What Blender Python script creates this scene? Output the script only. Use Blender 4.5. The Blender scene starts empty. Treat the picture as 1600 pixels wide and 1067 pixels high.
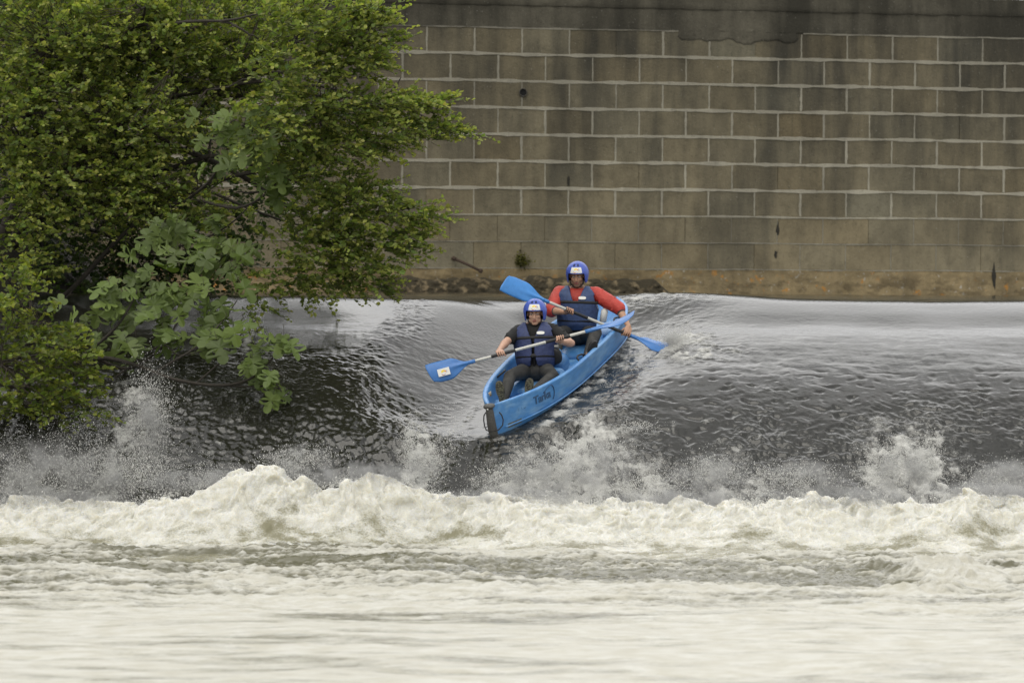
import bpy, bmesh, math, random
import numpy as np
from mathutils import Vector, Matrix

# ------------------------------------------------------------------ camera, world, sun, exposure
SC = bpy.context.scene
COL = SC.collection
random.seed(7); RNG = np.random.default_rng(7)
F_PX, PITCH, ROLL, ZC, CAM_Y = 4500.0, 0.023, 0.006, 0.25, -30.0
cam = bpy.data.cameras.new("camera"); cam_o = bpy.data.objects.new("camera", cam); COL.objects.link(cam_o)
cam.sensor_width = 36.0; cam.lens = F_PX / 1600 * 36.0
cam.clip_start = 0.5; cam.clip_end = 600
cam.dof.use_dof = True; cam.dof.focus_distance = 29.6; cam.dof.aperture_fstop = 2.2
CM = Matrix.Translation((0, CAM_Y, ZC)) @ Matrix.Rotation(math.pi/2 - PITCH, 4, 'X') @ Matrix.Rotation(ROLL, 4, 'Z')
cam_o.matrix_world = CM
SC.camera = cam_o

def P(px, py, Y):
    """world point at depth Y that the photograph shows at (px, py)"""
    d = CM.to_3x3() @ Vector(((px-800)/F_PX, -(py-533.5)/F_PX, -1))
    return Vector((0, CAM_Y, ZC)) + d * ((Y-CAM_Y)/d.y)

SUN_EL, SUN_AZ = math.radians(58), math.radians(205)   # azimuth from +Y clockwise: behind the camera, a little left
w = bpy.data.worlds.new("World"); SC.world = w; w.use_nodes = True
nt = w.node_tree; N = nt.nodes; L = nt.links
for n in list(N): N.remove(n)
out = N.new('ShaderNodeOutputWorld'); bg = N.new('ShaderNodeBackground')
sky = N.new('ShaderNodeTexSky'); sky.sky_type = 'NISHITA'; sky.sun_disc = False
sky.sun_elevation = SUN_EL; sky.sun_rotation = SUN_AZ
tc = N.new('ShaderNodeTexCoord'); mp = N.new('ShaderNodeMapping'); mp.inputs['Scale'].default_value = (1.2, 1.2, 3.0)
no = N.new('ShaderNodeTexNoise'); no.inputs['Scale'].default_value = 1.6; no.inputs['Detail'].default_value = 6
cr = N.new('ShaderNodeValToRGB'); cr.color_ramp.elements[0].position = .40; cr.color_ramp.elements[1].position = .60
cr.color_ramp.elements[0].color = (4.4, 4.4, 4.5, 1); cr.color_ramp.elements[1].color = (8.0, 7.9, 7.7, 1)
mx = N.new('ShaderNodeMix'); mx.data_type = 'RGBA'; mx.inputs[0].default_value = .95
sp = N.new('ShaderNodeSeparateXYZ'); mr = N.new('ShaderNodeMapRange')
mr.inputs['From Min'].default_value = 0; mr.inputs['From Max'].default_value = 1
mr.inputs['To Min'].default_value = .8; mr.inputs['To Max'].default_value = 1.25
vm = N.new('ShaderNodeVectorMath'); vm.operation = 'SCALE'
glow = N.new('ShaderNodeMapRange'); glow.interpolation_type = 'SMOOTHSTEP'      # extra sky brightness added beyond the wall to lift the weir's reflections
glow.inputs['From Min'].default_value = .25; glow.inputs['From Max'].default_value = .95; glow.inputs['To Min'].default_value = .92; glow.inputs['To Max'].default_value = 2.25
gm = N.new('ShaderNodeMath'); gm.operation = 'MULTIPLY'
L.new(tc.outputs['Generated'], mp.inputs['Vector']); L.new(mp.outputs[0], no.inputs['Vector'])
L.new(no.outputs['Fac'], cr.inputs[0]); L.new(tc.outputs['Generated'], sp.inputs[0]); L.new(sp.outputs['Z'], mr.inputs['Value'])
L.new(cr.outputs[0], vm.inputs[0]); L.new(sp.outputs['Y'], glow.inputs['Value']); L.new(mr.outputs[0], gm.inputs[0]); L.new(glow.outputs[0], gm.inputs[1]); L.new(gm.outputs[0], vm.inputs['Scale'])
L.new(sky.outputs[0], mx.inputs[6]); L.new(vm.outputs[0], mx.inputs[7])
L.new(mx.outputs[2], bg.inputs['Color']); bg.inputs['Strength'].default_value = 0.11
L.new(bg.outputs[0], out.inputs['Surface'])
sun = bpy.data.lights.new("sun", 'SUN'); sun.energy = 1.1; sun.angle = math.radians(60); sun.color = (1, .95, .86)
sun_o = bpy.data.objects.new("sun", sun); COL.objects.link(sun_o)
sd = Vector((math.sin(SUN_AZ)*math.cos(SUN_EL), math.cos(SUN_AZ)*math.cos(SUN_EL), math.sin(SUN_EL)))
sun_o.rotation_euler = sd.to_track_quat('Z', 'Y').to_euler(); sun_o.location = (0, -10, 20)
SC.view_settings.view_transform = 'Standard'; SC.view_settings.look = 'None'
SC.view_settings.exposure = 0.55; SC.view_settings.gamma = 1
SC.render.engine = 'CYCLES'; SC.cycles.max_bounces = 8; SC.cycles.transparent_max_bounces = 12

# ------------------------------------------------------------------ helpers
def lin(r, g, b):
    f = lambda c: (c/255/12.92) if c/255 <= .04045 else ((c/255+.055)/1.055)**2.4
    return (f(r), f(g), f(b))
_perm = np.random.default_rng(3).permutation(256); _perm = np.concatenate([_perm, _perm, _perm])
_g3 = np.random.default_rng(4).normal(size=(256, 3)); _g3 /= np.linalg.norm(_g3, axis=1)[:, None]
def noise3(x, y, z=0.0):
    x, y, z = np.broadcast_arrays(np.asarray(x, float), np.asarray(y, float), np.asarray(z, float))
    xi, yi, zi = np.floor(x).astype(int), np.floor(y).astype(int), np.floor(z).astype(int)
    xf, yf, zf = x-xi, y-yi, z-zi
    f = lambda t: t*t*t*(t*(t*6-15)+10)
    u, v, ww = f(xf), f(yf), f(zf)
    r = 0
    for dx in (0, 1):
        for dy in (0, 1):
            for dz in (0, 1):
                h = _perm[(_perm[(_perm[(xi+dx) & 255] + yi+dy) & 255] + zi+dz) & 255]
                g = _g3[h]
                d = g[..., 0]*(xf-dx)+g[..., 1]*(yf-dy)+g[..., 2]*(zf-dz)
                r = r + d*(u if dx else 1-u)*(v if dy else 1-v)*(ww if dz else 1-ww)
    return r*1.6
def fbm(x, y, z=0.0, o=4, lac=2.03, gain=.5):
    r, a = 0, 1
    for i in range(o):
        r = r + a*noise3(x+17.3*i, y+9.1*i, z+3.7*i); x = x*lac; y = y*lac; z = z*lac; a *= gain
    return r
def billow(x, y, z=0.0, o=4, gain=.5):
    r, a = 0, 1
    for i in range(o):
        r = r + a*(np.abs(noise3(x+17.3*i, y+9.1*i, z+3.7*i))*2-.5); x = x*2.1; y = y*2.1; z = z*2.1; a *= gain
    return r
def sst(x, a, b):
    t = np.clip((x-a)/(b-a), 0, 1); return t*t*(3-2*t)

def mat(name, color=(.5, .5, .5), rough=.6, var=.0, scale=20, bump=0, bscale=60, metal=0, attr=None, detail=4, spec=.5, coat=0, col2=None, ramp=(.35, .65), stretch=None):
    m = bpy.data.materials.new(name); m.use_nodes = True
    nt = m.node_tree; N, L = nt.nodes, nt.links; b = N['Principled BSDF']
    b.inputs['Roughness'].default_value = rough; b.inputs['Metallic'].default_value = metal
    b.inputs['Specular IOR Level'].default_value = spec; b.inputs['Coat Weight'].default_value = coat
    b.inputs['Base Color'].default_value = (*color, 1)
    tc = N.new('ShaderNodeTexCoord'); src = tc.outputs['Object']
    if stretch:
        mp = N.new('ShaderNodeMapping'); mp.inputs['Scale'].default_value = stretch; L.new(src, mp.inputs[0]); src = mp.outputs[0]
    last = None
    if attr:
        a = N.new('ShaderNodeAttribute'); a.attribute_name = attr; last = a.outputs['Color']
    if var or col2:
        n = N.new('ShaderNodeTexNoise'); n.inputs['Scale'].default_value = scale; n.inputs['Detail'].default_value = detail
        L.new(src, n.inputs['Vector'])
        if col2:
            r = N.new('ShaderNodeMapRange'); r.inputs['From Min'].default_value = ramp[0]; r.inputs['From Max'].default_value = ramp[1]
            L.new(n.outputs['Fac'], r.inputs['Value'])
            mm = N.new('ShaderNodeMix'); mm.data_type = 'RGBA'; L.new(r.outputs[0], mm.inputs[0])
            mm.inputs[6].default_value = (*color, 1); mm.inputs[7].default_value = (*col2, 1)
            if last: L.new(last, mm.inputs[6])
            last = mm.outputs[2]
        if var:
            r = N.new('ShaderNodeMapRange'); r.inputs['From Min'].default_value = .3; r.inputs['From Max'].default_value = .7
            r.inputs['To Min'].default_value = 1-var; r.inputs['To Max'].default_value = 1+var
            n2 = N.new('ShaderNodeTexNoise'); n2.inputs['Scale'].default_value = scale*2.3; n2.inputs['Detail'].default_value = detail
            L.new(src, n2.inputs['Vector']); L.new(n2.outputs['Fac'], r.inputs['Value'])
            v = N.new('ShaderNodeVectorMath'); v.operation = 'SCALE'; v.inputs[0].default_value = color
            if last: L.new(last, v.inputs[0])
            L.new(r.outputs[0], v.inputs['Scale']); last = v.outputs[0]
    if last: L.new(last, b.inputs['Base Color'])
    if bump:
        n = N.new('ShaderNodeTexNoise'); n.inputs['Scale'].default_value = bscale; n.inputs['Detail'].default_value = 5
        L.new(src, n.inputs['Vector']); bp = N.new('ShaderNodeBump'); bp.inputs['Strength'].default_value = 1
        bp.inputs['Distance'].default_value = bump; L.new(n.outputs['Fac'], bp.inputs['Height']); L.new(bp.outputs[0], b.inputs['Normal'])
    return m

def mk(name, V, F, mats, parent=None, smooth=True, fm=None, org=None, label=None, cat=None, group=None, kind=None):
    """one mesh object; V world coordinates, or coordinates relative to org"""
    me = bpy.data.meshes.new(name)
    V = np.asarray(V, float)
    if org is not None: V = V - np.asarray(org, float)
    if isinstance(F, np.ndarray):
        nf, k = F.shape
        me.vertices.add(len(V)); me.vertices.foreach_set('co', V.astype(np.float32).ravel())
        me.loops.add(nf*k); me.loops.foreach_set('vertex_index', F.astype(np.int32).ravel())
        me.polygons.add(nf); me.polygons.foreach_set('loop_start', np.arange(0, nf*k, k, dtype=np.int32))
        me.update(calc_edges=True); me.validate()
    else:
        me.from_pydata([tuple(v) for v in V], [], F)
    for m in (mats if isinstance(mats, (list, tuple)) else [mats]): me.materials.append(m)
    if fm is not None: me.polygons.foreach_set('material_index', np.asarray(fm, dtype=np.int32))
    me.polygons.foreach_set('use_smooth', np.full(len(me.polygons), smooth))
    me.update()
    o = bpy.data.objects.new(name, me); COL.objects.link(o)
    if parent is not None: o.parent = parent
    elif org is not None: o.location = Vector(org)
    tag(o, label, cat, group, kind)
    return o
def tag(o, label=None, cat=None, group=None, kind=None):
    if label: o['label'] = label
    if cat: o['category'] = cat
    if group: o['group'] = group
    if kind: o['kind'] = kind
    return o
def empty(name, loc, label=None, cat=None, group=None):
    o = bpy.data.objects.new(name, None); COL.objects.link(o); o.location = loc; o.empty_display_size = .2
    return tag(o, label, cat, group)
def setcol(o, cols, name='col'):
    a = o.data.attributes.new(name, 'FLOAT_COLOR', 'POINT')
    c = np.ones((len(o.data.vertices), 4), np.float32); c[:, :3] = cols
    a.data.foreach_set('color', c.ravel())
def setval(o, vals, name):
    a = o.data.attributes.new(name, 'FLOAT', 'POINT'); a.data.foreach_set('value', np.asarray(vals, np.float32).ravel())
def gridF(nx, ny):
    i, j = np.meshgrid(np.arange(nx-1), np.arange(ny-1), indexing='xy'); b = (j*nx+i).ravel()
    return np.stack([b, b+1, b+1+nx, b+nx], 1)

class MB:
    """collects simple shapes into one mesh"""
    def __init__(s): s.V = []; s.F = []; s.M = []
    def add(s, V, F, m=0):
        n = len(s.V); s.V += [tuple(v) for v in V]; s.F += [tuple(i+n for i in f) for f in F]; s.M += [m]*len(F)
    def box(s, c, size, R=None, m=0, bev=0):
        x, y, z = [k/2 for k in size]; V = []
        R = R or Matrix.Identity(3); c = Vector(c)
        for a in (-x, x):
            for b in (-y, y):
                for d in (-z, z): V.append(c + R @ Vector((a, b, d)))
        s.add(V, [(0, 1, 3, 2), (4, 6, 7, 5), (0, 4, 5, 1), (2, 3, 7, 6), (0, 2, 6, 4), (1, 5, 7, 3)], m)
    def tube(s, pts, rad, n=10, m=0, cap=True, flat=None):
        pts = [Vector(p) for p in pts]
        if not hasattr(rad, '__len__'): rad = [rad]*len(pts)
        V = []; F = []; prev = None
        for i, p in enumerate(pts):
            t = (pts[min(i+1, len(pts)-1)]-pts[max(i-1, 0)]).normalized()
            if prev is None:
                a = t.orthogonal().normalized()
            else:
                a = (prev - t*prev.dot(t)).normalized()
            prev = a; b = t.cross(a)
            for k in range(n):
                an = 2*math.pi*k/n
                V.append(p + (a*math.cos(an)+b*math.sin(an))*rad[i])
        for i in range(len(pts)-1):
            for k in range(n):
                k2 = (k+1) % n; F.append((i*n+k, i*n+k2, (i+1)*n+k2, (i+1)*n+k))
        if cap: F.append(tuple(range(n-1, -1, -1))); F.append(tuple((len(pts)-1)*n+k for k in range(n)))
        s.add(V, F, m)
    def capsule(s, p0, p1, r0, r1, n=20, m=0, sq=1.0, side=None):
        p0, p1 = Vector(p0), Vector(p1); t = (p1-p0); Ln = t.length
        t = t/Ln if Ln > 1e-6 else Vector((0, 0, 1))
        a = (side - t*side.dot(t)).normalized() if side is not None else t.orthogonal().normalized(); b = t.cross(a)
        rings = []
        for k in range(1, 6): an = math.pi/2*k/5; rings.append((p0 - t*r0*math.cos(an), r0*math.sin(an)))
        for k in range(0, 5): an = math.pi/2*k/5; rings.append((p1 + t*r1*math.sin(an), r1*math.cos(an)))
        V = [p0 - t*r0]; F = []
        for c, r in rings:
            for k in range(n):
                an = 2*math.pi*k/n; V.append(c + a*math.cos(an)*r + b*math.sin(an)*r*sq)
        V.append(p1 + t*r1); last = len(V)-1; nr = len(rings)
        for k in range(n):
            k2 = (k+1) % n; F.append((0, 1+k2, 1+k))
            for i in range(nr-1): F.append((1+i*n+k, 1+i*n+k2, 1+(i+1)*n+k2, 1+(i+1)*n+k))
            F.append((1+(nr-1)*n+k, 1+(nr-1)*n+k2, last))
        s.add(V, F, m)
    def ell(s, c, r, R=None, e=1.0, n=24, m=0):
        """(super)ellipsoid; e<1 is boxier; R columns are its axes"""
        R = R or Matrix.Identity(3); c = Vector(c); V = []; F = []
        pw = lambda t: math.copysign(abs(t)**e, t)
        nl = n//2
        for i in range(1, nl):
            th = math.pi*i/nl - math.pi/2
            for k in range(n):
                ph = 2*math.pi*k/n
                V.append(c + R @ Vector((r[0]*pw(math.cos(th))*pw(math.cos(ph)), r[1]*pw(math.cos(th))*pw(math.sin(ph)), r[2]*pw(math.sin(th)))))
        V.append(c - R @ Vector((0, 0, r[2]))); V.append(c + R @ Vector((0, 0, r[2]))); b0 = len(V)-2
        for i in range(nl-2):
            for k in range(n):
                k2 = (k+1) % n; F.append((i*n+k, i*n+k2, (i+1)*n+k2, (i+1)*n+k))
        for k in range(n):
            k2 = (k+1) % n; F.append((b0, k2, k)); F.append((b0+1, (nl-2)*n+k, (nl-2)*n+k2))
        s.add(V, F, m)
    def build(s, name, mats, parent=None, smooth=True, org=None, **kw):
        o = mk(name, s.V, s.F, mats, parent, smooth, fm=s.M, org=org, **kw)
        return o
def bake(o, mods):
    """apply modifiers [(type, {settings})] to the object's own mesh"""
    for t, st in mods:
        md = o.modifiers.new(t.lower(), t)
        for k, v in st.items(): setattr(md, k, v)
    dg = bpy.context.evaluated_depsgraph_get(); dg.update()
    me = bpy.data.meshes.new_from_object(o.evaluated_get(dg))
    old = o.data; o.modifiers.clear(); o.data = me; me.name = o.name
    bpy.data.meshes.remove(old)
    me.polygons.foreach_set('use_smooth', np.ones(len(me.polygons), bool))
    return o
def remesh(o, vox=.004, smooth=4, fac=.5):
    return bake(o, [('REMESH', dict(mode='VOXEL', voxel_size=vox, use_smooth_shade=True)), ('SMOOTH', dict(factor=fac, iterations=smooth))])
def frame(up, fwd):
    up = Vector(up).normalized(); fwd = Vector(fwd); fwd = (fwd - up*fwd.dot(up)).normalized()
    x = up.cross(fwd)          # person's left = image right when facing the camera
    return Matrix((x, fwd, up)).transposed()     # columns: side, forward, up
# ------------------------------------------------------------------ water on the weir
S0 = 2.2                                     # the crest stands at Y = S0, the sheet runs down towards the camera
RIVER_Z = -2.22
_sg = np.arange(0, 12, .01); _tn = .30*sst(_sg, -.15, .4) + .08*sst(_sg, .4, 1.9) + .36*sst(_sg, 1.9, 3.6); _zg = -np.cumsum(_tn)*.01
def slope_z(s): return np.interp(s, _sg, _zg)
# the boat's keel line, so that the water can be pushed down under the hull
BO = P(775, 690, -1.1); ST = P(968, 509, 2.0)
KA = (ST-BO).normalized(); KL = (ST-BO).length
def press(X, Y, Z):
    hx, hy = KA.x, KA.y; hl = math.hypot(hx, hy); hx /= hl; hy /= hl
    a = ((X-BO.x)*hx + (Y-BO.y)*hy)/hl; lat = (X-BO.x)*hy - (Y-BO.y)*hx
    kz = BO.z + KA.z*a + .07
    wd = np.where(lat > 0, 1-sst(lat, .45, 1.7), 1-sst(-lat, .40, 2.0))*sst(a, -.6, .15)*(1-sst(a, 3.0, 4.3))
    return Z + np.minimum(kz-Z, 0)*wd
def kay_line(y):                              # the boat's centre line in plan
    return -.16 + (y+1.1)*.385
def water_field(X, s):
    Y = S0 - s
    z = slope_z(s)
    z = z + .035*noise3(X*.55+3, s*.25)*sst(s, -1.5, 0) + .018*noise3(X*1.7, s*.45+8)*sst(s, -.5, 1)
    z = z + .012*noise3(X*.9+3, s*1.9)*sst(s, -.2, .5)*(1-sst(s, 2.2, 3.2))
    # crest: hump of broken water round the boat's stern
    d = X-1.6
    z = z + .07*np.exp(-(d/1.0)**2)*np.exp(-((s+.1)/.7)**2)
    dist = np.abs(X-kay_line(Y)); right = (X > kay_line(Y))
    wake = np.exp(-(np.maximum(dist-.36, 0)/.75)**2)*right*sst(s, -.3, .6)
    wakeL = np.exp(-(np.maximum(dist-.36, 0)/.85)**2)*(~right)*sst(s, .5, 1.6)
    # a band of broken water falling from the crest left of the boat
    bc = -1.02 - .10*s - .18*np.exp(-((s-1.9)/.9)**2) + .05*noise3(s*1.3, 5.5)
    band = np.exp(-((X-bc)/.24)**4)*sst(s, -.1, .4)*(1-.3*sst(s, 2.2, 3.6))
    low = sst(s + .35*noise3(X*.6+4, 1.5) + .25*noise3(X*2, s*.8), 2.05, 3.5)      # rough lower part
    lowL = sst(s, 1.6, 2.4)*(1-sst(X, -1.6, -.8))
    low = np.maximum(low, lowL*.8)
    rough = np.clip(.9*low + wake*.9 + wakeL*1.0 + band*.22, 0, 1)
    a1 = fbm(X*4.2+.8*noise3(X*1.1, s*.9), s*4.6, 1.3, 4, gain=.55); a2 = fbm(X*11, s*16, 4.1, 3); a3 = billow(X*9, s*13, 2.2, 3)
    a4 = fbm(X*24, s*34, 6.1, 3, gain=.6)
    mod = np.clip(.85+1.3*noise3(X*.9+5, s*1.25, 3.1)+.5*noise3(X*3, s*2.2, 1.7), .15+.4*(1-sst(X, -1.5, -.5)), 1.6)*(1-.4*sst(X, 1.0, 2.0))
    z = z + rough*mod*(.032*a1 + .017*a2 + .012*a3 + .0075*a4)
    z = z + (1-rough)*(.0022*fbm(X*3, s*9, 7.7, 3))*sst(s, .2, 1.4) + .006*fbm(X*2.5, s*6, 3.7, 2)*sst(s, 1.2, 2.2)
    z = z - .035*np.exp(-((s-1.0-.15*noise3(X*.5, 1.2))/.30)**2)*sst(X, 1.6, 3.0) - .02*np.exp(-((s-1.0)/.3)**2)*(1-sst(X, -2.2, -1.4))
    # small dark dimples on the right
    dim = np.clip(noise3(X*6.5, s*13, 6.2)-.25, 0, 1)
    z = z + .0035*fbm(X*13, s*2.2, 5.5, 3)*sst(s, .6, 2.0) + .006*fbm(X*5, s*1.4, 2.5, 3)*sst(s, 1.2, 2.4)
    z = z - .042*dim*sst(s, 1.8, 2.8)*sst(X, .8, 1.6)
    z = np.where(s < 0, z + .006*fbm(X*1.8, s*5, 9.9, 3), z)
    z = press(X, Y, z)
    # foam cover
    nz = fbm(X*5.5, s*6.5, .7, 5, gain=.62); fine = fbm(X*19, s*24, 3.3, 3, gain=.6)
    f = np.zeros_like(X)
    f = np.maximum(f, wake*(.34+.55*nz) * sst(s, .15, 1.2)*(1-.55*sst(s, 2.3, 3.0)))
    f = np.maximum(f, band*(.12+.25*nz+.12*fine))
    f = np.maximum(f, .75*np.exp(-((X-1.45)/.5)**2)*np.exp(-((s-.05)/.22)**2)*(.55+.7*nz))
    edge = np.abs(dist-.50-.04*noise3(s*2, 4.4)); al = sst(s, .5, 1.2)*(1-sst(s, 3.1, 3.5))
    f = np.maximum(f, np.exp(-(edge/.10)**2)*right*al*(.50+.7*nz+.3*fine)); f = np.maximum(f, np.exp(-(edge/.05)**2)*(~right)*al*(.25+.6*nz))
    f = np.maximum(f, np.exp(-((X-1.9)/.45)**2)*np.exp(-((s-1.75)/.28)**2)*(.45+.9*nz+.3*fine)); f = np.maximum(f, np.exp(-((X-1.78)/.30)**2)*np.exp(-((s-1.32)/.26)**2)*(.95+1.0*nz+.3*fine))
    # splashes climbing out of the foot
    foot = 0
    for cx, wd, top, am in ((-6.2, .9, 3.3, .5), (-4.6, .8, 3.4, .45), (-3.2, .8, 3.9, .45), (-1.55, .5, 3.9, .5), (-.93, .2, 2.6, .85), (.25, .55, 3.3, .85), (.75, .45, 2.75, .95), (1.25, .4, 3.35, .8),
                            (2.15, .5, 3.5, .8), (3.9, .45, 2.95, .95), (4.25, .2, 2.9, .9), (5.2, .4, 3.5, .8), (2.9, .5, 3.75, .7)):
        foot = np.maximum(foot, am*np.exp(-((X-cx)/wd)**2)*sst(s, top-.35, top+.9))
    f = np.maximum(f, foot*(.66+.85*nz+.4*fine))
    f = np.maximum(f, low*np.clip(nz*.55+.28*fine-.22, 0, .6))
    f = np.maximum(f, sst(s, 4.0, 4.7)*(.7+.5*nz))
    # patch below the crest at far left behind the fig
    f = np.maximum(f, np.exp(-((X+3.75+.1*(s-2))/.30)**2)*sst(s, 1.6, 3)*(.28+.5*nz+.2*fine))
    f = np.maximum(f, np.exp(-((X+2.72+.05*s)/.05)**2)*sst(s, .3, 1)*(1-sst(s, 1.6, 2.2))*(.5+.5*nz))
    f = np.clip(f, 0, 1)
    z = z + .022*np.clip(f, 0, .8)*(1+.8*a3)
    return z, f

def axis_pts(segs):
    o = []
    for a, b, st in segs: o += list(np.arange(a, b, st))
    o.append(segs[-1][1]); return np.array(o)
xs = axis_pts([(-14, -6.2, .12), (-6.2, 6.2, .013), (6.2, 14, .12)])
ss = axis_pts([(-9, -1.2, .12), (-1.2, 0, .03), (0, 5.0, .0125)])
X, S = np.meshgrid(xs, ss)
Z, FO = water_field(X, S)

def water_mat(name, deep, foamc, foamc2, rough, bump, bscale, stretch=(1, 1, 1), sharp=(.30, .62), ior=1.333, sss=0.0):
    m = bpy.data.materials.new(name); m.use_nodes = True
    nt = m.node_tree; N, L = nt.nodes, nt.links; b = N['Principled BSDF']; o = N['Material Output']
    b.inputs['Base Color'].default_value = (*deep, 1); b.inputs['Roughness'].default_value = rough; b.inputs['IOR'].default_value = ior
    tc = N.new('ShaderNodeTexCoord'); mp = N.new('ShaderNodeMapping'); mp.inputs['Scale'].default_value = stretch; L.new(tc.outputs['Object'], mp.inputs[0])
    n = N.new('ShaderNodeTexNoise'); n.inputs['Scale'].default_value = bscale; n.inputs['Detail'].default_value = 5; L.new(mp.outputs[0], n.inputs[0])
    bp = N.new('ShaderNodeBump'); bp.inputs['Distance'].default_value = bump; L.new(n.outputs['Fac'], bp.inputs['Height']); L.new(bp.outputs[0], b.inputs['Normal'])
    f = N.new('ShaderNodeBsdfPrincipled'); f.inputs['Roughness'].default_value = .55; f.inputs['Subsurface Weight'].default_value = sss; f.inputs['Subsurface Radius'].default_value = (1, .9, .7); f.inputs['Subsurface Scale'].default_value = .10; f.inputs['Specular IOR Level'].default_value = .35
    n2 = N.new('ShaderNodeTexNoise'); n2.inputs['Scale'].default_value = 9; n2.inputs['Detail'].default_value = 8; L.new(mp.outputs[0], n2.inputs[0])
    mr = N.new('ShaderNodeMapRange'); mr.inputs['From Min'].default_value = .38; mr.inputs['From Max'].default_value = .62; L.new(n2.outputs['Fac'], mr.inputs['Value'])
    mc = N.new('ShaderNodeMix'); mc.data_type = 'RGBA'; mc.inputs[6].default_value = (*foamc2, 1); mc.inputs[7].default_value = (*foamc, 1); L.new(mr.outputs[0], mc.inputs[0])
    L.new(mc.outputs[2], f.inputs['Base Color'])
    bp2 = N.new('ShaderNodeBump'); bp2.inputs['Distance'].default_value = .016; n3 = N.new('ShaderNodeTexNoise'); n3.inputs['Scale'].default_value = 46; n3.inputs['Detail'].default_value = 6
    L.new(mp.outputs[0], n3.inputs[0]); L.new(n3.outputs['Fac'], bp2.inputs['Height']); L.new(bp2.outputs[0], f.inputs['Normal'])
    a = N.new('ShaderNodeAttribute'); a.attribute_name = 'foam'
    n4 = N.new('ShaderNodeTexNoise'); n4.inputs['Scale'].default_value = 55; n4.inputs['Detail'].default_value = 4; L.new(mp.outputs[0], n4.inputs[0])
    ad = N.new('ShaderNodeMath'); ad.operation = 'MULTIPLY_ADD'; ad.inputs[1].default_value = .7; L.new(n4.outputs['Fac'], ad.inputs[0])
    sb = N.new('ShaderNodeMath'); sb.operation = 'SUBTRACT'; sb.inputs[1].default_value = .35; L.new(a.outputs['Fac'], sb.inputs[0]); L.new(sb.outputs[0], ad.inputs[2])
    m2 = N.new('ShaderNodeMapRange'); m2.interpolation_type = 'SMOOTHSTEP'; m2.inputs['From Min'].default_value = sharp[0]; m2.inputs['From Max'].default_value = sharp[1]
    L.new(ad.outputs[0], m2.inputs['Value'])
    ms = N.new('ShaderNodeMixShader'); L.new(m2.outputs[0], ms.inputs[0]); L.new(b.outputs[0], ms.inputs[1]); L.new(f.outputs[0], ms.inputs[2]); L.new(ms.outputs[0], o.inputs['Surface'])
    return m
M_weir = water_mat('weir_water', (.016, .016, .012), (.56, .56, .53), (.36, .36, .34), .06, .0022, 26, (1, 1.5, 1.5), sharp=(.10, .85), ior=1.55)
M_river = water_mat('river_water', (.13, .125, .082), (.58, .575, .52), (.48, .465, .39), .12, .008, 12, (.5, 1.6, 1), sharp=(.02, .95))
M_foam = water_mat('white_water', (.20, .19, .12), (.65, .648, .60), (.56, .55, .475), .12, .01, 18, (1, 1, 1), sharp=(.05, .7), sss=1.0)

V = np.stack([X.ravel(), (S0-S).ravel(), Z.ravel()], 1)
o = mk('weir_water', V, gridF(len(xs), len(ss)), M_weir, kind='structure'); setval(o, FO.ravel(), 'foam')

# ------------------------------------------------------------------ river below the weir
xs = axis_pts([(-16, -6.2, .15), (-6.2, 6.2, .022), (6.2, 16, .15)])
ys = axis_pts([(-60, -16, .5), (-16, -9, .035), (-9, -2.2, .022)])
X, Y = np.meshgrid(xs, ys)
near = sst(-Y, 2.5, 6)
far_ = 1-sst(-Y, 6.8, 10.0)
Z = RIVER_Z + .045*fbm(X*.45, Y*1.0, 2.2, 3) + .038*fbm(X*.9, Y*3.0, 5.1, 4, gain=.5)*(.22+.78*far_) + .018*billow(X*5, Y*8, 1.1, 4)*(.12+.88*far_)
Z = Z + .09*np.exp(-((Y+6.9+.5*noise3(X*.35, 2.2))/1.2)**2)*(.7+.8*noise3(X*.5, Y*.3, 4.4))
dist = -Y-3
st = fbm(X*.40+2, Y*2.1, 6.6, 5, gain=.6); st2 = fbm(X*1.2, Y*6.5, 8.8, 4, gain=.6)
belt = np.exp(-((Y+6.0+.45*noise3(X*.3, .6)+.3*noise3(X*.9, 3.6))/1.7)**4)*(1-.35*sst(X, 2.5, 5)); st3 = fbm(X*2.5, Y*20, 2.8, 3, gain=.6)*(1-far_) + fbm(X*9, Y*18, 2.8, 4, gain=.65)*far_*1.3     # olive, less foamy trough behind the roller
FO = .70 - .62*belt + (.66*st + .60*st2 + .48*st3)*(.55+.45*far_) + .10*(1-far_)
lump = np.clip(noise3(X*1.3, Y*1.5, 7.1)+.15, 0, 1)*sst(X, 2.0, 3.2)*np.exp(-((Y+6.6)/1.3)**2); FO = FO + 1.3*lump; Z = Z + .13*lump*(1+.8*billow(X*5, Y*5, 2.2, 3))
FO = np.clip(FO, 0, 1)
Z = Z + .03*(FO-.5)*(.3+.7*far_)
V = np.stack([X.ravel(), Y.ravel(), Z.ravel()], 1)
o = mk('river_water', V, gridF(len(xs), len(ys)), M_river, kind='structure'); setval(o, FO.ravel(), 'foam')

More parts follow.
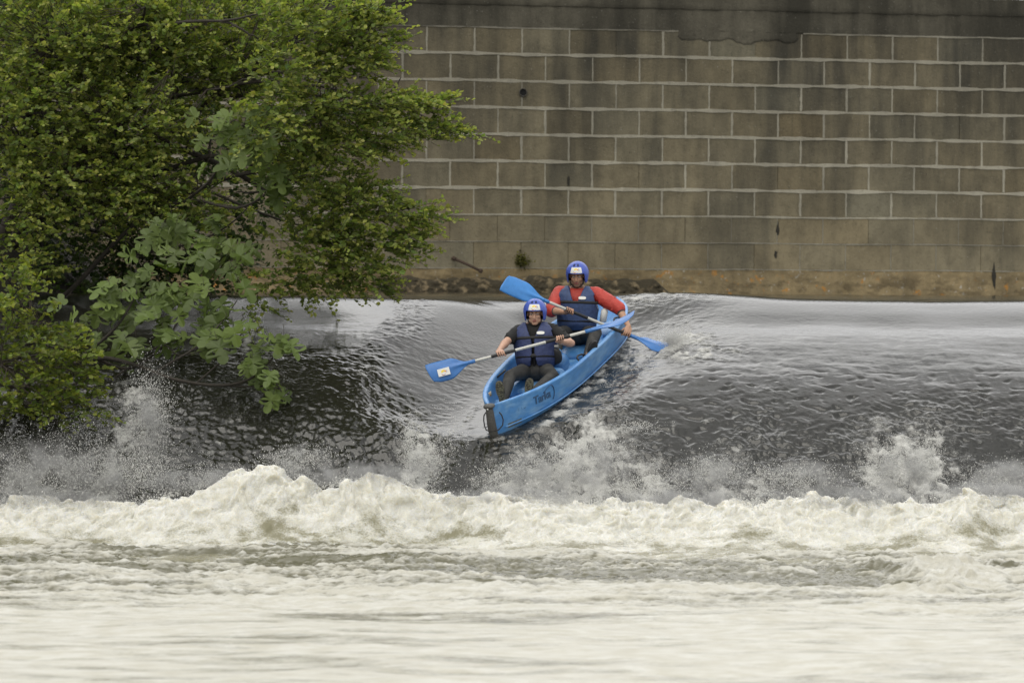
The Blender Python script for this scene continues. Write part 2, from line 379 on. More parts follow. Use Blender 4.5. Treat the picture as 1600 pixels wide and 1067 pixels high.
# ------------------------------------------------------------------ the roller of white water at the foot of the weir
prof = [(-400, 785), (0, 792), (60, 776), (130, 788), (210, 790), (280, 770), (340, 752), (370, 736), (430, 726), (455, 740), (500, 762), (540, 750), (580, 740), (640, 755), (680, 772),
        (740, 782), (790, 776), (900, 786), (1000, 790), (1100, 786), (1132, 778), (1180, 790), (1300, 778), (1350, 784), (1480, 782), (1502, 762), (1550, 776), (1600, 782), (2000, 780)]
RY = -3.25
pw = [P(a, b, RY) for a, b in prof]
def ridge_h(X): return np.interp(X, [p.x for p in pw], [p.z for p in pw]) - RIVER_Z
xs = axis_pts([(-12, -6.2, .06), (-6.2, 6.2, .0115), (6.2, 12, .06)])
ys = axis_pts([(-5.6, -4.4, .022), (-4.4, -2.35, .0125)])
X, Y = np.meshgrid(xs, ys)
H = ridge_h(X)
v = (Y - RY + .14*noise3(X*.8, 3.1))
pr = np.where(v > 0, np.exp(-(v/.42)**2), np.exp(-(np.abs(v)/(.43+.18*noise3(X*.7, 9.9)))**1.7))
bl = billow(X*3.0, Y*3.0, 1.7, 6, gain=.58); bl2 = fbm(X*1.5, Y*1.3, 3.3, 4)
Z = RIVER_Z - .03 + H*pr*(.93+.10*bl2) + (.22*pr+.05)*np.clip(.42-.50*bl, -.6, .7)*.42 +   .008*fbm(X*22, Y*22, 4.4, 3, gain=.7)*pr
peak = np.clip(noise3(X*5.5, Y*4, 8.1), 0, 1)**1.5*np.exp(-((Y-RY)/.22)**2)
Z = Z + .16*peak*(.5+H)
DX = .06*fbm(X*4, Y*4, Z*4+9, 3)*pr; DY = .07*fbm(X*4, Y*4, Z*4+20, 3)*pr
FO = np.clip(.20 + 1.2*pr + .55*fbm(X*2.2, Y*4, 5.5, 5, gain=.62) - .25*sst(-Y, 4.1, 4.9), 0, 1)
Z = Z - .16*sst(-Y, 4.9, 5.6) - .1*sst(Y, -2.6, -2.36)
V = np.stack([(X+DX).ravel(), (Y+DY).ravel(), Z.ravel()], 1)
o = mk('white_water', V, gridF(len(xs), len(ys)), M_foam, kind='stuff', label='boiling line of cream white foam at the foot of the weir', cat='foam'); setval(o, FO.ravel(), 'foam')

# ------------------------------------------------------------------ spray: drops thrown off the foam
OV = np.array([(1, 0, 0), (-1, 0, 0), (0, 1, 0), (0, -1, 0), (0, 0, 1), (0, 0, -1)], float)
OF = np.array([(0, 2, 4), (2, 1, 4), (1, 3, 4), (3, 0, 4), (2, 0, 5), (1, 2, 5), (3, 1, 5), (0, 3, 5)])
def drops(name, C, R, label, stretch=1.6):
    n = len(C); d = RNG.normal(size=(n, 3)); d /= np.linalg.norm(d, axis=1)[:, None]
    q = OV[None]*R[:, None, None]*np.array([1, 1, stretch])
    V = (q + C[:, None, :] + RNG.normal(size=(n, 6, 3))*R[:, None, None]*.25).reshape(-1, 3)
    F = (OF[None] + (np.arange(n)*6)[:, None, None]).reshape(-1, 3)
    return mk(name, V, F, M_drop, kind='stuff', label=label, cat='spray')
M_drop = mat('spray_drops', (.66, .66, .63), .3)
pts = []; rad = []
def spray(cx, cy, cz, sx, sy, sz, n, r0=.002, r1=.006, p=2.2):
    c = RNG.normal(size=(n, 3))*np.array([sx, sy, sz]) + np.array([cx, cy, cz])
    pts.append(c); rad.append(r0 + (r1-r0)*RNG.random(n)**p)
# clumpy veil above the roller
n = 42000
x = RNG.uniform(-6, 6, n); cl = fbm(x*1.6, 0*x+2.2, 0, 4, gain=.6)
keep = RNG.random(n) < np.clip(.25+.9*cl, .03, 1); x = x[keep]; n = len(x)
h = RNG.exponential(.045, n)*(.6+1.2*np.clip(fbm(x*2.2, 0*x+7, 0, 3), 0, 1))
pts.append(np.stack([x, RY + RNG.normal(size=n)*.16 + .05, RIVER_Z + ridge_h(x)*.96 + h], 1)); rad.append(.0014 + .006*RNG.random(n)**4)
for px, py, Yd, sx, sz, k in ((640, 700, -2.1, .05, .16, 1600), (665, 730, -2.5, .10, .12, 2600), (880, 740, -2.4, .22, .13, 5000), (800, 745, -2.5, .2, .08, 2500), (930, 700, -1.7, .2, .07, 1500), (1010, 760, -2.6, .2, .08, 2500),
                              (1110, 740, -2.5, .15, .09, 2200), (1240, 745, -2.6, .25, .07, 2600), (1400, 735, -2.5, .16, .14, 5200), (1450, 725, -2.4, .07, .14, 2600), (1560, 755, -2.7, .2, .1, 2600), (1000, 665, -1.3, .1, .03, 500),
                              (700, 690, -1.9, .1, .1, 600), (455, 725, -2.7, .15, .07, 1200), (480, 710, -2.5, .18, .06, 900), (330, 750, -2.8, .15, .08, 1200),
                              (100, 740, -3.0, .35, .18, 4000), (60, 765, -3.1, .35, .12, 2500), (170, 735, -2.9, .25, .14, 1500), (235, 650, -1.9, .12, .24, 5000), (225, 740, -2.7, .25, .12, 3500)):
    p = P(px, py, Yd); spray(p.x, p.y, p.z, sx, .18, sz, k, .0015, .0048, 2.4)
# round the rear paddle's blade and along the hull
for px, py, Yd, sx, sz, k in ((1052, 530, .75, .07, .05, 2600), (1085, 556, .65, .09, .02, 900), (1070, 520, .7, .04, .07, 500), (1075, 545, .7, .09, .03, 600), (1040, 520, .8, .03, .05, 200), (985, 590, .3, .14, .035, 1600), (1030, 585, .3, .18, .04, 1600), (955, 605, 0, .06, .03, 700), (1000, 600, .1, .2, .03, 900),
                              (830, 690, -1.2, .12, .012, 260), (900, 650, -.8, .12, .012, 260), (1010, 470, 1.9, .25, .02, 300), (1075, 465, 2.0, .2, .015, 200), (700, 640, -1, .12, .05, 160)):
    p = P(px, py, Yd); spray(p.x, p.y, p.z, sx, .1, sz, k, .0014, .0042, 2.4)
TV = np.array([(1, 1, 1), (1, -1, -1), (-1, 1, -1), (-1, -1, 1)])*.8; TF = np.array([(0, 1, 2), (0, 3, 1), (0, 2, 3), (1, 3, 2)])
mp_ = []
for px, py, Yd, sx, sy, sz, k in ((95, 745, -3.0, .45, .2, .20, 60000), (60, 720, -2.8, .3, .2, .14, 7000), (160, 690, -2.6, .25, .2, .16, 12000), (230, 650, -1.9, .10, .1, .26, 9000), (300, 745, -2.7, .25, .2, .12, 10000),
                                  (900, 745, -2.5, .45, .15, .13, 30000), (830, 755, -2.6, .25, .15, .09, 12000), (940, 705, -1.9, .2, .15, .07, 7000), (1110, 745, -2.6, .3, .15, .10, 12000), (1250, 750, -2.7, .3, .15, .08, 9000), (1410, 738, -2.5, .19, .12, .14, 22000), (1455, 725, -2.4, .06, .1, .12, 6000),
                                  (1570, 755, -2.7, .2, .1, .10, 9000), (665, 725, -2.4, .09, .1, .14, 9000), (640, 700, -2.1, .04, .1, .16, 3000), (470, 715, -2.6, .18, .1, .07, 5000), (1050, 530, .75, .07, .06, .045, 4500), (1075, 545, .7, .12, .08, .03, 3500), (980, 592, .3, .14, .08, .03, 3000), (1035, 585, .3, .16, .08, .03, 3000)):
    c_ = P(px, py, Yd); q = RNG.normal(size=(k, 3))*np.array([sx, sy, sz])
    cl_ = fbm(q[:, 0]*3.5+px, q[:, 2]*3.5, q[:, 1]*2, 4, gain=.6)*.9 - q[:, 2]*.0
    q = q[RNG.random(k) < np.clip(.35+cl_*1.3, 0, 1)]; mp_.append(q + np.array(c_[:]))
n = 60000; x = RNG.uniform(-6, 6, n); cl = fbm(x*2.6, 0*x+2.2, 0, 4, gain=.6); x = x[RNG.random(n) < np.clip(.3+1.0*cl, 0, 1)]
mp_.append(np.stack([x, RY + RNG.normal(size=len(x))*.18, RIVER_Z + ridge_h(x)*.97 + RNG.exponential(.03, len(x))], 1))
C_ = np.concatenate(mp_); C_ = C_[RNG.random(len(C_)) < .40]; r_ = RNG.uniform(.0010, .0026, len(C_)); n = len(C_)
V = (TV[None]*r_[:, None, None] + C_[:, None]).reshape(-1, 3)
mk('mist', V, (TF[None]+(np.arange(n)*4)[:, None, None]).reshape(-1, 3), M_drop, kind='stuff', label='soft veils of mist hanging over the foot of the weir', cat='mist')
def mist_mat():
    m = bpy.data.materials.new('mist_air'); m.use_nodes = True
    nt = m.node_tree; N, L = nt.nodes, nt.links
    for n_ in list(N): N.remove(n_)
    o_ = N.new('ShaderNodeOutputMaterial'); v = N.new('ShaderNodeVolumePrincipled'); v.inputs['Color'].default_value = (.93, .93, .91, 1); v.inputs['Anisotropy'].default_value = .2
    tc = N.new('ShaderNodeTexCoord'); mp = N.new('ShaderNodeMapping'); mp.vector_type = 'POINT'; mp.inputs['Location'].default_value = (-1, -1, -1); mp.inputs['Scale'].default_value = (2, 2, 2)
    L.new(tc.outputs['Generated'], mp.inputs[0]); ln = N.new('ShaderNodeVectorMath'); ln.operation = 'LENGTH'; L.new(mp.outputs[0], ln.inputs[0])
    fo = N.new('ShaderNodeMapRange'); fo.interpolation_type = 'SMOOTHSTEP'; fo.inputs['From Min'].default_value = .95; fo.inputs['From Max'].default_value = .1; L.new(ln.outputs['Value'], fo.inputs['Value'])
    n1 = N.new('ShaderNodeTexNoise'); n1.inputs['Scale'].default_value = 5.5; n1.inputs['Detail'].default_value = 5; n1.inputs['Roughness'].default_value = .62
    ge = N.new('ShaderNodeNewGeometry'); L.new(ge.outputs['Position'], n1.inputs['Vector'])
    nr_ = N.new('ShaderNodeMapRange'); nr_.inputs['From Min'].default_value = .46; nr_.inputs['From Max'].default_value = .64; L.new(n1.outputs['Fac'], nr_.inputs['Value'])
    oi = N.new('ShaderNodeObjectInfo'); m1 = N.new('ShaderNodeMath'); m1.operation = 'MULTIPLY'; L.new(fo.outputs[0], m1.inputs[0]); L.new(nr_.outputs[0], m1.inputs[1])
    sc_ = N.new('ShaderNodeSeparateColor'); L.new(oi.outputs['Color'], sc_.inputs[0])
    m2 = N.new('ShaderNodeMath'); m2.operation = 'MULTIPLY'; L.new(m1.outputs[0], m2.inputs[0]); L.new(sc_.outputs[0], m2.inputs[1]); L.new(m2.outputs[0], v.inputs['Density'])
    L.new(v.outputs[0], o_.inputs['Volume']); return m
M_mist = mist_mat()
for px, py, Yd, rx, ry, rz, dn in ((95, 745, -2.95, 1.0, .45, .50, 5.5), (232, 665, -2.1, .26, .28, .50, 7.), (860, 745, -2.55, .75, .35, .34, 9.), (940, 725, -2.3, .45, .3, .30, 9.), (1110, 742, -2.6, .5, .3, .26, 9.),
                                  (1260, 748, -2.65, .6, .3, .24, 7.), (1415, 742, -2.55, .42, .28, .33, 12.), (1570, 750, -2.65, .45, .3, .28, 12.), (660, 735, -2.45, .22, .22, .34, 14.), (470, 720, -2.7, .42, .25, .22, 6.), (1055, 532, .75, .20, .16, .11, 22.), (1035, 588, .3, .35, .2, .07, 8.),
    (60, 778, -3.2, 1.1, .3, .16, 12.), (330, 752, -3.2, .8, .3, .16, 10.), (560, 742, -3.2, .9, .3, .16, 10.), (800, 778, -3.2, 1., .3, .15, 12.), (1060, 780, -3.2, 1., .3, .15, 12.), (1320, 778, -3.2, 1., .3, .15, 12.), (1530, 770, -3.2, .8, .3, .16, 12.)):
    p = P(px, py, Yd); mb = MB(); mb.ell((0, 0, 0), (rx, ry, rz), n=20)
    o = mb.build('mist', M_mist, label=None, kind='stuff'); o.location = p; o.color = (dn, 0, 0, 1); o['label'] = 'drifting veil of fine mist over the foot of the weir' if Yd < 0 else 'small burst of spray around the rear blade'; o['group'] = 'veils of mist'
drops('spray', np.concatenate(pts), np.concatenate(rad), 'fine white drops and mist thrown up above the foam line')

# ------------------------------------------------------------------ the block wall behind
WY0, WK, WS = 12.0, .175, 42/38                            # plane Y = WY0 + WK * X
def PW(px, py, off=0.0):
    d = CM.to_3x3() @ Vector(((px-800)/F_PX, -(py-533.5)/F_PX, -1)); o = Vector((0, CAM_Y, ZC))
    t = (WY0 - off + WK*o.x - o.y)/(d.y - WK*d.x); return o + d*t
WL = math.sqrt(1+WK*WK); WU = Vector((1/WL, WK/WL, 0)); WN = Vector((WK/WL, -1/WL, 0))
def W(u, z, off=0.0): return Vector((0, WY0, 0)) + WU*u + WN*off + Vector((0, 0, z))
def WUof(px, py): p = PW(px, py); return (p - Vector((0, WY0, 0))).dot(WU), p.z

def wall_mat(name, base, dark, streak=1.0, lich=False, mort=False):
    m = bpy.data.materials.new(name); m.use_nodes = True
    nt = m.node_tree; N, L = nt.nodes, nt.links; b = N['Principled BSDF']; b.inputs['Roughness'].default_value = .9; b.inputs['Specular IOR Level'].default_value = .2
    tc = N.new('ShaderNodeTexCoord'); OBJ = tc.outputs['Object']
    def noise(sc, stretch, det=5, rough=.6):
        mp = N.new('ShaderNodeMapping'); mp.inputs['Scale'].default_value = stretch; L.new(OBJ, mp.inputs[0])
        n = N.new('ShaderNodeTexNoise'); n.inputs['Scale'].default_value = sc; n.inputs['Detail'].default_value = det; n.inputs['Roughness'].default_value = rough
        L.new(mp.outputs[0], n.inputs[0]); return n.outputs['Fac']
    def rng(v, a, b_, c=0., d=1.):
        r = N.new('ShaderNodeMapRange'); r.inputs['From Min'].default_value = a; r.inputs['From Max'].default_value = b_
        r.inputs['To Min'].default_value = c; r.inputs['To Max'].default_value = d; L.new(v, r.inputs['Value']); return r.outputs[0]
    def mth(op, x, y):
        r = N.new('ShaderNodeMath'); r.operation = op
        for i, q in enumerate((x, y)):
            if isinstance(q, (int, float)): r.inputs[i].default_value = q
            else: L.new(q, r.inputs[i])
        return r.outputs[0]
    def mix(fac, c1, c2):
        r = N.new('ShaderNodeMix'); r.data_type = 'RGBA'
        if isinstance(fac, (int, float)): r.inputs[0].default_value = fac
        else: L.new(fac, r.inputs[0])
        for i, q in ((6, c1), (7, c2)):
            if isinstance(q, tuple): r.inputs[i].default_value = (*q, 1)
            else: L.new(q, r.inputs[i])
        return r.outputs[2]
    at = N.new('ShaderNodeAttribute'); at.attribute_name = 'col'
    sep = N.new('ShaderNodeSeparateXYZ'); L.new(OBJ, sep.inputs[0]); Zo = sep.outputs['Z']
    c = base
    c = mix(rng(noise(1.1, (1, 1, 1)), .35, .65), c, tuple(k*.80 for k in base)); c = mix(rng(noise(4.5, (1, 1, .8), 8, .68), .46, .64, 0, .55), c, tuple(k*.52 for k in base))
    # weathering: dark algae getting stronger towards the top of the wall, running down in streaks
    up = rng(Zo, .5, 3.95)
    st = rng(noise(3.0, (1, 1, .13), 7), .36, .64)
    big = rng(noise(.45, (1, 1, .8), 4), .38, .62)
    d = mth('ADD', mth('MULTIPLY', up, .60), mth('MULTIPLY', mth('SUBTRACT', mth('ADD', mth('MULTIPLY', st, .6), mth('MULTIPLY', big, .4)),   .5), .92*streak))
    dd = mth('MINIMUM', mth('MAXIMUM', d, 0.), .93)
    c = mix(dd, c, dark)
    # small pores and specks
    c = mix(rng(noise(26, (1, 1, 1), 6, .7), .56, .72, 0, .5), c, tuple(k*.35 for k in dark))
    c = mix(rng(noise(34, (1, 1, 1), 3, .7), .66, .74, 0, .55), c, (.40, .39, .34))
    if lich:
        zmask = rng(Zo, .75, .12)
        c = mix(mth('MULTIPLY', rng(noise(5.5, (1, 1, 1), 5), .60, .66), mth('MULTIPLY', zmask, .85)), c, (.36, .17, .035))
        c = mix(mth('MULTIPLY', rng(noise(14, (1, 1, 1), 4), .62, .68), mth('MULTIPLY', rng(Zo, .9, .3), .6)), c, (.42, .41, .36))
        c = mix(mth('MULTIPLY', rng(noise(3.5, (.7, 1, 1.6), 6, .65), .48, .58), rng(Zo, .45, .15, 0, .5)), c, (.045, .034, .020))
    mul = N.new('ShaderNodeMix'); mul.data_type = 'RGBA'; mul.blend_type = 'MULTIPLY'; mul.inputs[0].default_value = 1
    L.new(c, mul.inputs[6]); L.new(at.outputs['Color'], mul.inputs[7])
    L.new(mul.outputs[2], b.inputs['Base Color'])
    bp = N.new('ShaderNodeBump'); bp.inputs['Distance'].default_value = .012; L.new(noise(28, (1, 1, 1), 7, .7), bp.inputs['Height']); L.new(bp.outputs[0], b.inputs['Normal'])
    return m
M_block = wall_mat('concrete_block', (.215, .186, .120), (.046, .044, .035))
M_mort = wall_mat('mortar', (.42, .395, .31), (.19, .18, .145), .6)
M_rend = wall_mat('wall_render', (.262, .205, .112), (.045, .040, .028), 1.0, lich=True)
M_cope = wall_mat('coping_concrete', (.125, .115, .086), (.036, .034, .026), 1.3)

wall = empty('block_wall', W(0, 0), 'long weathered concrete block wall with pale mortar joints behind the weir', 'wall')
wo = W(0, 0)
def wput(mb, name, mats, cols=None, **kw):
    o = mb.build(name, mats, wall, smooth=False, org=wo, **kw)
    if cols is None: cols = np.ones((len(mb.V), 3))
    setcol(o, cols); return o
ZJ = [.25+(.09+.352*k)*WS for k in range(10)]          # z of the bed joints (last: underside of the top band)
UL, UR = -12.0, 12.0
# blocks, each very slightly out of plane, with its own tone
mb = MB(); cols = []
uA, _ = WUof(999, 150); BW = .634*WS
for k in range(9):
    z0, z1 = ZJ[k], ZJ[k+1]
    ph = uA if k % 2 == 1 else uA + BW*.5
    i0 = int((UL-ph)/BW)-1; i1 = int((UR-ph)/BW)+2
    for i in range(i0, i1):
        u0 = ph+i*BW; u1 = u0+BW
        of = random.uniform(-.004, .004); tl = random.uniform(-.003, .003)
        a = [W(u0+.006, z0+.006, of), W(u1-.006, z0+.006, of+tl), W(u1-.006, z1-.006, of+tl), W(u0+.006, z1-.006, of)]
        bk = [W(u0+.006, z0+.006, -.1), W(u1-.006, z0+.006, -.1), W(u1-.006, z1-.006, -.1), W(u0+.006, z1-.006, -.1)]
        mb.add(a+bk, [(0, 1, 2, 3), (0, 4, 5, 1), (1, 5, 6, 2), (2, 6, 7, 3), (3, 7, 4, 0)])
        t = random.gauss(1, .055); h = random.gauss(0, .02)
        if k <= 1: t = 1+(t-1)*.4
        cols += [(t+h, t, t-h*1.5)]*8
wput(mb, 'blocks', M_block, cols)
# mortar: ribbons standing just proud, uneven in width, worn away in the two lowest courses
mb = MB(); cols = []
def ribbon(p0, p1, wd, horiz, tone, off):
    n = max(2, int(abs(p1-p0)/.10)); 
    V = []; F = []
    return n
def hrib(z, u0, u1, wd, tone):
    n = int((u1-u0)/.09); V = []; F = []
    for i in range(n+1):
        u = u0+(u1-u0)*i/n
        w2 = wd*(1+.30*math.sin(u*7.3+z*9)+random.uniform(-.28, .28))/2; dz = .004*math.sin(u*2.1+z)+random.uniform(-.002, .002)
        of = .0075+random.uniform(-.0015, .002)
        V += [W(u, z+dz-w2-.003, -.004), W(u, z+dz-w2, of), W(u, z+dz+w2, of), W(u, z+dz+w2+.003, -.004)]
        cols.extend([(tone,)*3]*4)
        if i:
            b = 4*i
            for q in range(3): F.append((b-4+q, b+q, b+q+1, b-4+q+1))
    mb.add(V, F)
def vrib(u, z0, z1, wd, tone):
    n = 6; V = []; F = []
    for i in range(n+1):
        z = z0+(z1-z0)*i/n
        w2 = wd*(1+random.uniform(-.3, .3))/2; of = .0055+random.uniform(-.001, .001); du = random.uniform(-.003, .003)
        V += [W(u+du-w2-.003, z, -.004), W(u+du-w2, z, of), W(u+du+w2, z, of), W(u+du+w2+.003, z, -.004)]
        cols.extend([(tone,)*3]*4)
        if i:
            b = 4*i
            for q in range(3): F.append((b+q, b-4+q, b-4+q+1, b+q+1))
    mb.add(V, F)
for k in range(0, 10):
    tone, wd = (1.0, .040) if k > 2 else ((.88, .022) if k == 2 else (.62, .012))
    if k == 9:
        hrib(ZJ[k]-.004, UL, WUof(1060, 60)[0], .024, .75); hrib(ZJ[k]-.004, WUof(1255, 60)[0], UR, .03, .95); continue
    hrib(ZJ[k], UL, UR, wd, tone)
for k in range(9):
    ph = uA if k % 2 == 1 else uA + BW*.5
    for i in range(int((UL-ph)/BW)-1, int((UR-ph)/BW)+2):
        u = ph+i*BW
        if k <= 1:
            if random.random() < (.85 if k == 0 else .45): continue
            vrib(u, ZJ[k]+.006, ZJ[k+1]-.008, .008, .62)
        else:
            if random.random() < .04: continue
            if k == 8 and (WUof(900, 60)[0] < u < WUof(1250, 60)[0]) and random.random() < .6: continue
            vrib(u, ZJ[k]+.016, ZJ[k+1]-.018, random.uniform(.016, .032), random.uniform(.8, 1.05))
wput(mb, 'mortar_joints', M_mort, cols)
# rendered plinth at the foot, uneven face
def sheet(u0, u1, z0, z1, du, dz, f, name, m, edge=None, seedcol=None):
    us = np.arange(u0, u1, du); zs = np.linspace(z0, z1, max(2, int((z1-z0)/dz)))
    U, Zg = np.meshgrid(us, zs); of = f(U, Zg)
    if edge is not None: Zg = Zg + edge(U)*((Zg-z0)/(z1-z0))
    V = np.stack([WU.x*U + WN.x*of, WY0+WU.y*U+WN.y*of, Zg], -1).reshape(-1, 3)
    o = mk(name, V, gridF(len(us), len(zs)), m, wall, org=wo); setcol(o, np.ones((len(V), 3))); return o
sheet(UL, UR, -.6, ZJ[0]-.004, .03, .02, lambda U, Z: .004+.012*fbm(U*3, Z*5, .4, 4)+.05*sst(Z, .2, -.1)*(1-sst(U, 2.2, 3.6)), 'render_plinth', M_rend)
# top band: rough patch of render over the highest course, then a projecting coping
ul = WUof(1050, 60)[0]
sheet(UL, UR, ZJ[9]+.006, 4.18, .03, .03, lambda U, Z: .012+.008*fbm(U*4, Z*4, .9, 4), 'top_band', M_cope)
sheet(ul, WUof(1255, 60)[0], 3.60, ZJ[9]+.02, .02, .015, lambda U, Z: .011+.006*fbm(U*6, Z*6, 1.9, 4)-.05*sst(3.70+.06*fbm(U*3, 0*U+2, 0, 3)-Z, -.03, .03)-.05*(1-sst(np.minimum(U-ul, WUof(1255, 60)[0]-U)+.12*fbm(U*0, Z*5, 3, 3), .02, .10)), 'render_patch', M_cope)
us = np.arange(UL, UR, .03); V = []; 
for (z, of) in ((4.15, .0), (4.165, .022), (4.18, .03), (4.24, .032), (4.40, .028), (4.42, .03), (4.43, -.4)):
    oo = of+.010*fbm(us*5, us*0+z*7, .2, 4)*(of > 0); zz = z+.008*fbm(us*4, us*0+z*3, 4.2, 3)
    V.append(np.stack([WU.x*us+WN.x*oo, WY0+WU.y*us+WN.y*oo, zz], 1))
o = mk('coping', np.concatenate(V), gridF(len(us), 7), M_cope, wall, org=wo); setcol(o, np.ones((len(us)*7, 3)))
# pilaster edge left of the blocks, half hidden by the leaves
mb = MB(); u0, _ = WUof(360, 200); u1, _ = WUof(575, 200)
for (za, zb) in [(ZJ[k]+.008, ZJ[k+1]-.008) for k in range(3, 9)]:
    c = (W(u1-.25, (za+zb)/2, .03))
    mb.box(c, (.5, .05, zb-za), Matrix((WU, -WN, Vector((0, 0, 1)))).transposed())
wput(mb, 'pilaster', M_block)
mb = MB(); mb.add([W(UL, -.6, -.010), W(UR, -.6, -.010), W(UR, 4.3, -.010), W(UL, 4.3, -.010)], [(0, 1, 2, 3)]); wput(mb, 'mortar_core', M_block)
# weep pipe
c = W(*WUof(817, 145)); mb = MB(); ring = []
V = []; F = []; n = 28
for r, of in ((.062, -.001), (.062, .028), (.052, .030), (.048, .024), (.048, -.09)):
    for k in range(n):
        a = 2*math.pi*k/n; V.append(c + WU*r*math.cos(a) + Vector((0, 0, r*math.sin(a))) + WN*of)
for i in range(4):
    for k in range(n): F.append((i*n+k, i*n+(k+1) % n, (i+1)*n+(k+1) % n, (i+1)*n+k))
F.append(tuple(4*n+k for k in range(n)))
mb.add(V, F); M_pipe = mat('pipe_clay', (.05, .045, .036), .8, var=.3)
mb.build('drain_pipe', M_pipe, wall, org=wo)
M_hole = mat('pipe_dark', (.004, .004, .004), .9)
mb = MB(); mb.tube([c+WN*.012, c+WN*.0125], .0475, 24); mb.build('drain_hole', M_hole, wall, org=wo, smooth=False)

# stains of damp leaking from cracks (dark growth with its own shape)
M_damp = mat('crack_moss', (.022, .02, .014), .95, var=.4, scale=40, bump=.01)
for px, py, w_, h_ in ((1215, 358, 7, 26), (1212, 398, 6, 18), (1553, 432, 8, 52), (888, 283, 5, 22)):
    mb = MB(); cc = W(*WUof(px, py)); n = 16; V = [cc+WN*.016]
    for k in range(n):
        a = 2*math.pi*k/n; r = random.uniform(.6, 1.1)
        V.append(cc + WU*math.cos(a)*w_/118/2*r + Vector((0, 0, math.sin(a)*h_/118/2*r)) + WN*.006)
    mb.add(V, [(0, 1+k, 1+(k+1) % n) for k in range(n)]); mb.build('crack_growth', M_damp, wall, org=wo)

# rubble and rock at the wall's foot
M_rock = mat('foot_rock', (.20, .155, .088), .9, scale=7, bump=.03, bscale=20, col2=(.034, .027, .013), ramp=(.30, .46), detail=8)
def rock_strip(name, px0, px1, zt, dep, seed, label):
    u0, u1 = WUof(px0, 460)[0], WUof(px1, 460)[0]; us = np.arange(u0, u1, .025); ts = np.linspace(0, 1, 30)
    U, T = np.meshgrid(us, ts)
    end = sst(U, u0, u0+.3)*(1-sst(U, u1-.5, u1))
    top = (zt + .07*fbm(U*1.7, U*0+seed, 0, 4))*end - .05*(1-end)
    Zg = -.25 + (top+.25)*np.sin(T*math.pi/2)
    of = .01 + dep*np.cos(T*math.pi/2)**.8 + .035*billow(U*7.5, Zg*11, seed, 6, gain=.62)*(1-T**4) + .02
    V = np.stack([WU.x*U+WN.x*of, WY0+WU.y*U+WN.y*of, Zg], -1).reshape(-1, 3)
    o = mk(name, V, gridF(len(us), len(ts)), M_rock, org=wo, label=label, cat='rock ledge'); o.location = wo; return o
rock_strip('rock_ledge', 560, 1060, .20, .24, 2.2, 'dark wet ledge of broken rock at the foot of the wall behind the paddlers')

# rusty iron bar sticking out of the wall above the ledge
M_rust = mat('rusty_iron', (.045, .027, .016), .8, var=.4, scale=60, bump=.004)
p0 = PW(709, 404, .10); p1 = PW(752, 424, .30)
mb = MB(); mb.tube([p0 - WN*.12, p0, p0.lerp(p1, .5)+Vector((0, 0, .006)), p1], [.024, .022, .021, .02], 12)
mb.tube([p1-(p1-p0).normalized()*.03, p1+(p1-p0).normalized()*.012], [.032, .030], 12)
mb.tube([p0-(p1-p0).normalized()*.02, p0+(p1-p0).normalized()*.03], [.034, .031], 12)
mb.build('iron_bar', M_rust, org=p0, label='rusty iron bar jutting down from the wall above the rock ledge', cat='iron bar')

# ------------------------------------------------------------------ bank under the trees at the left
M_bank = mat('bank_soil', (.030, .026, .018), .95, scale=3, bump=.03, bscale=9, col2=(.012, .012, .009), detail=8)
xs = np.arange(-16, -3.6, .06); ys = np.arange(-7, 8.2, .06); X, Y = np.meshgrid(xs, ys)
e = -4.85 + .35*noise3(Y*.5, 1.1) + .25*sst(Y, 0, 4) - .5*sst(-Y, 1.5, 4)
hb = np.where(Y > S0, 0, slope_z(S0-Y)); hb = np.maximum(hb, RIVER_Z)
up = sst(e-X, 0, 1.6)
Z = hb - .35 + up*1.15 + .12*billow(X*1.6, Y*1.6, .3, 4)*sst(e-X, -.1, .6) - 1.2*sst(X-e, .1, .7)
V = np.stack([X.ravel(), Y.ravel(), Z.ravel()], 1)
mk('bank', V, gridF(len(xs), len(ys)), M_bank, kind='structure')
# ------------------------------------------------------------------ trees and shrubs
def leaf_mat(name, trans=.45, rough=.6):
    m = bpy.data.materials.new(name); m.use_nodes = True
    nt = m.node_tree; N, L = nt.nodes, nt.links; b = N['Principled BSDF']; o = N['Material Output']
    a = N.new('ShaderNodeAttribute'); a.attribute_name = 'col'
    b.inputs['Roughness'].default_value = rough; b.inputs['Specular IOR Level'].default_value = .4
    L.new(a.outputs['Color'], b.inputs['Base Color'])
    t = N.new('ShaderNodeBsdfTranslucent'); v = N.new('ShaderNodeVectorMath'); v.operation = 'MULTIPLY'; v.inputs[1].default_value = (1.15, 1.25, .6)
    L.new(a.outputs['Color'], v.inputs[0]); L.new(v.outputs[0], t.inputs['Color'])
    ms = N.new('ShaderNodeMixShader'); ms.inputs[0].default_value = trans
    L.new(b.outputs[0], ms.inputs[1]); L.new(t.outputs[0], ms.inputs[2]); L.new(ms.outputs[0], o.inputs['Surface'])
    return m
M_leaf = leaf_mat('leaf_green'); M_fig = leaf_mat('fig_leaf', .25, .5)
M_bark = mat('bark', (.034, .029, .022), .9, var=.35, scale=30, bump=.006, bscale=50, stretch=(1, 1, .3))
M_twig = mat('twig_bark', (.045, .035, .024), .85)

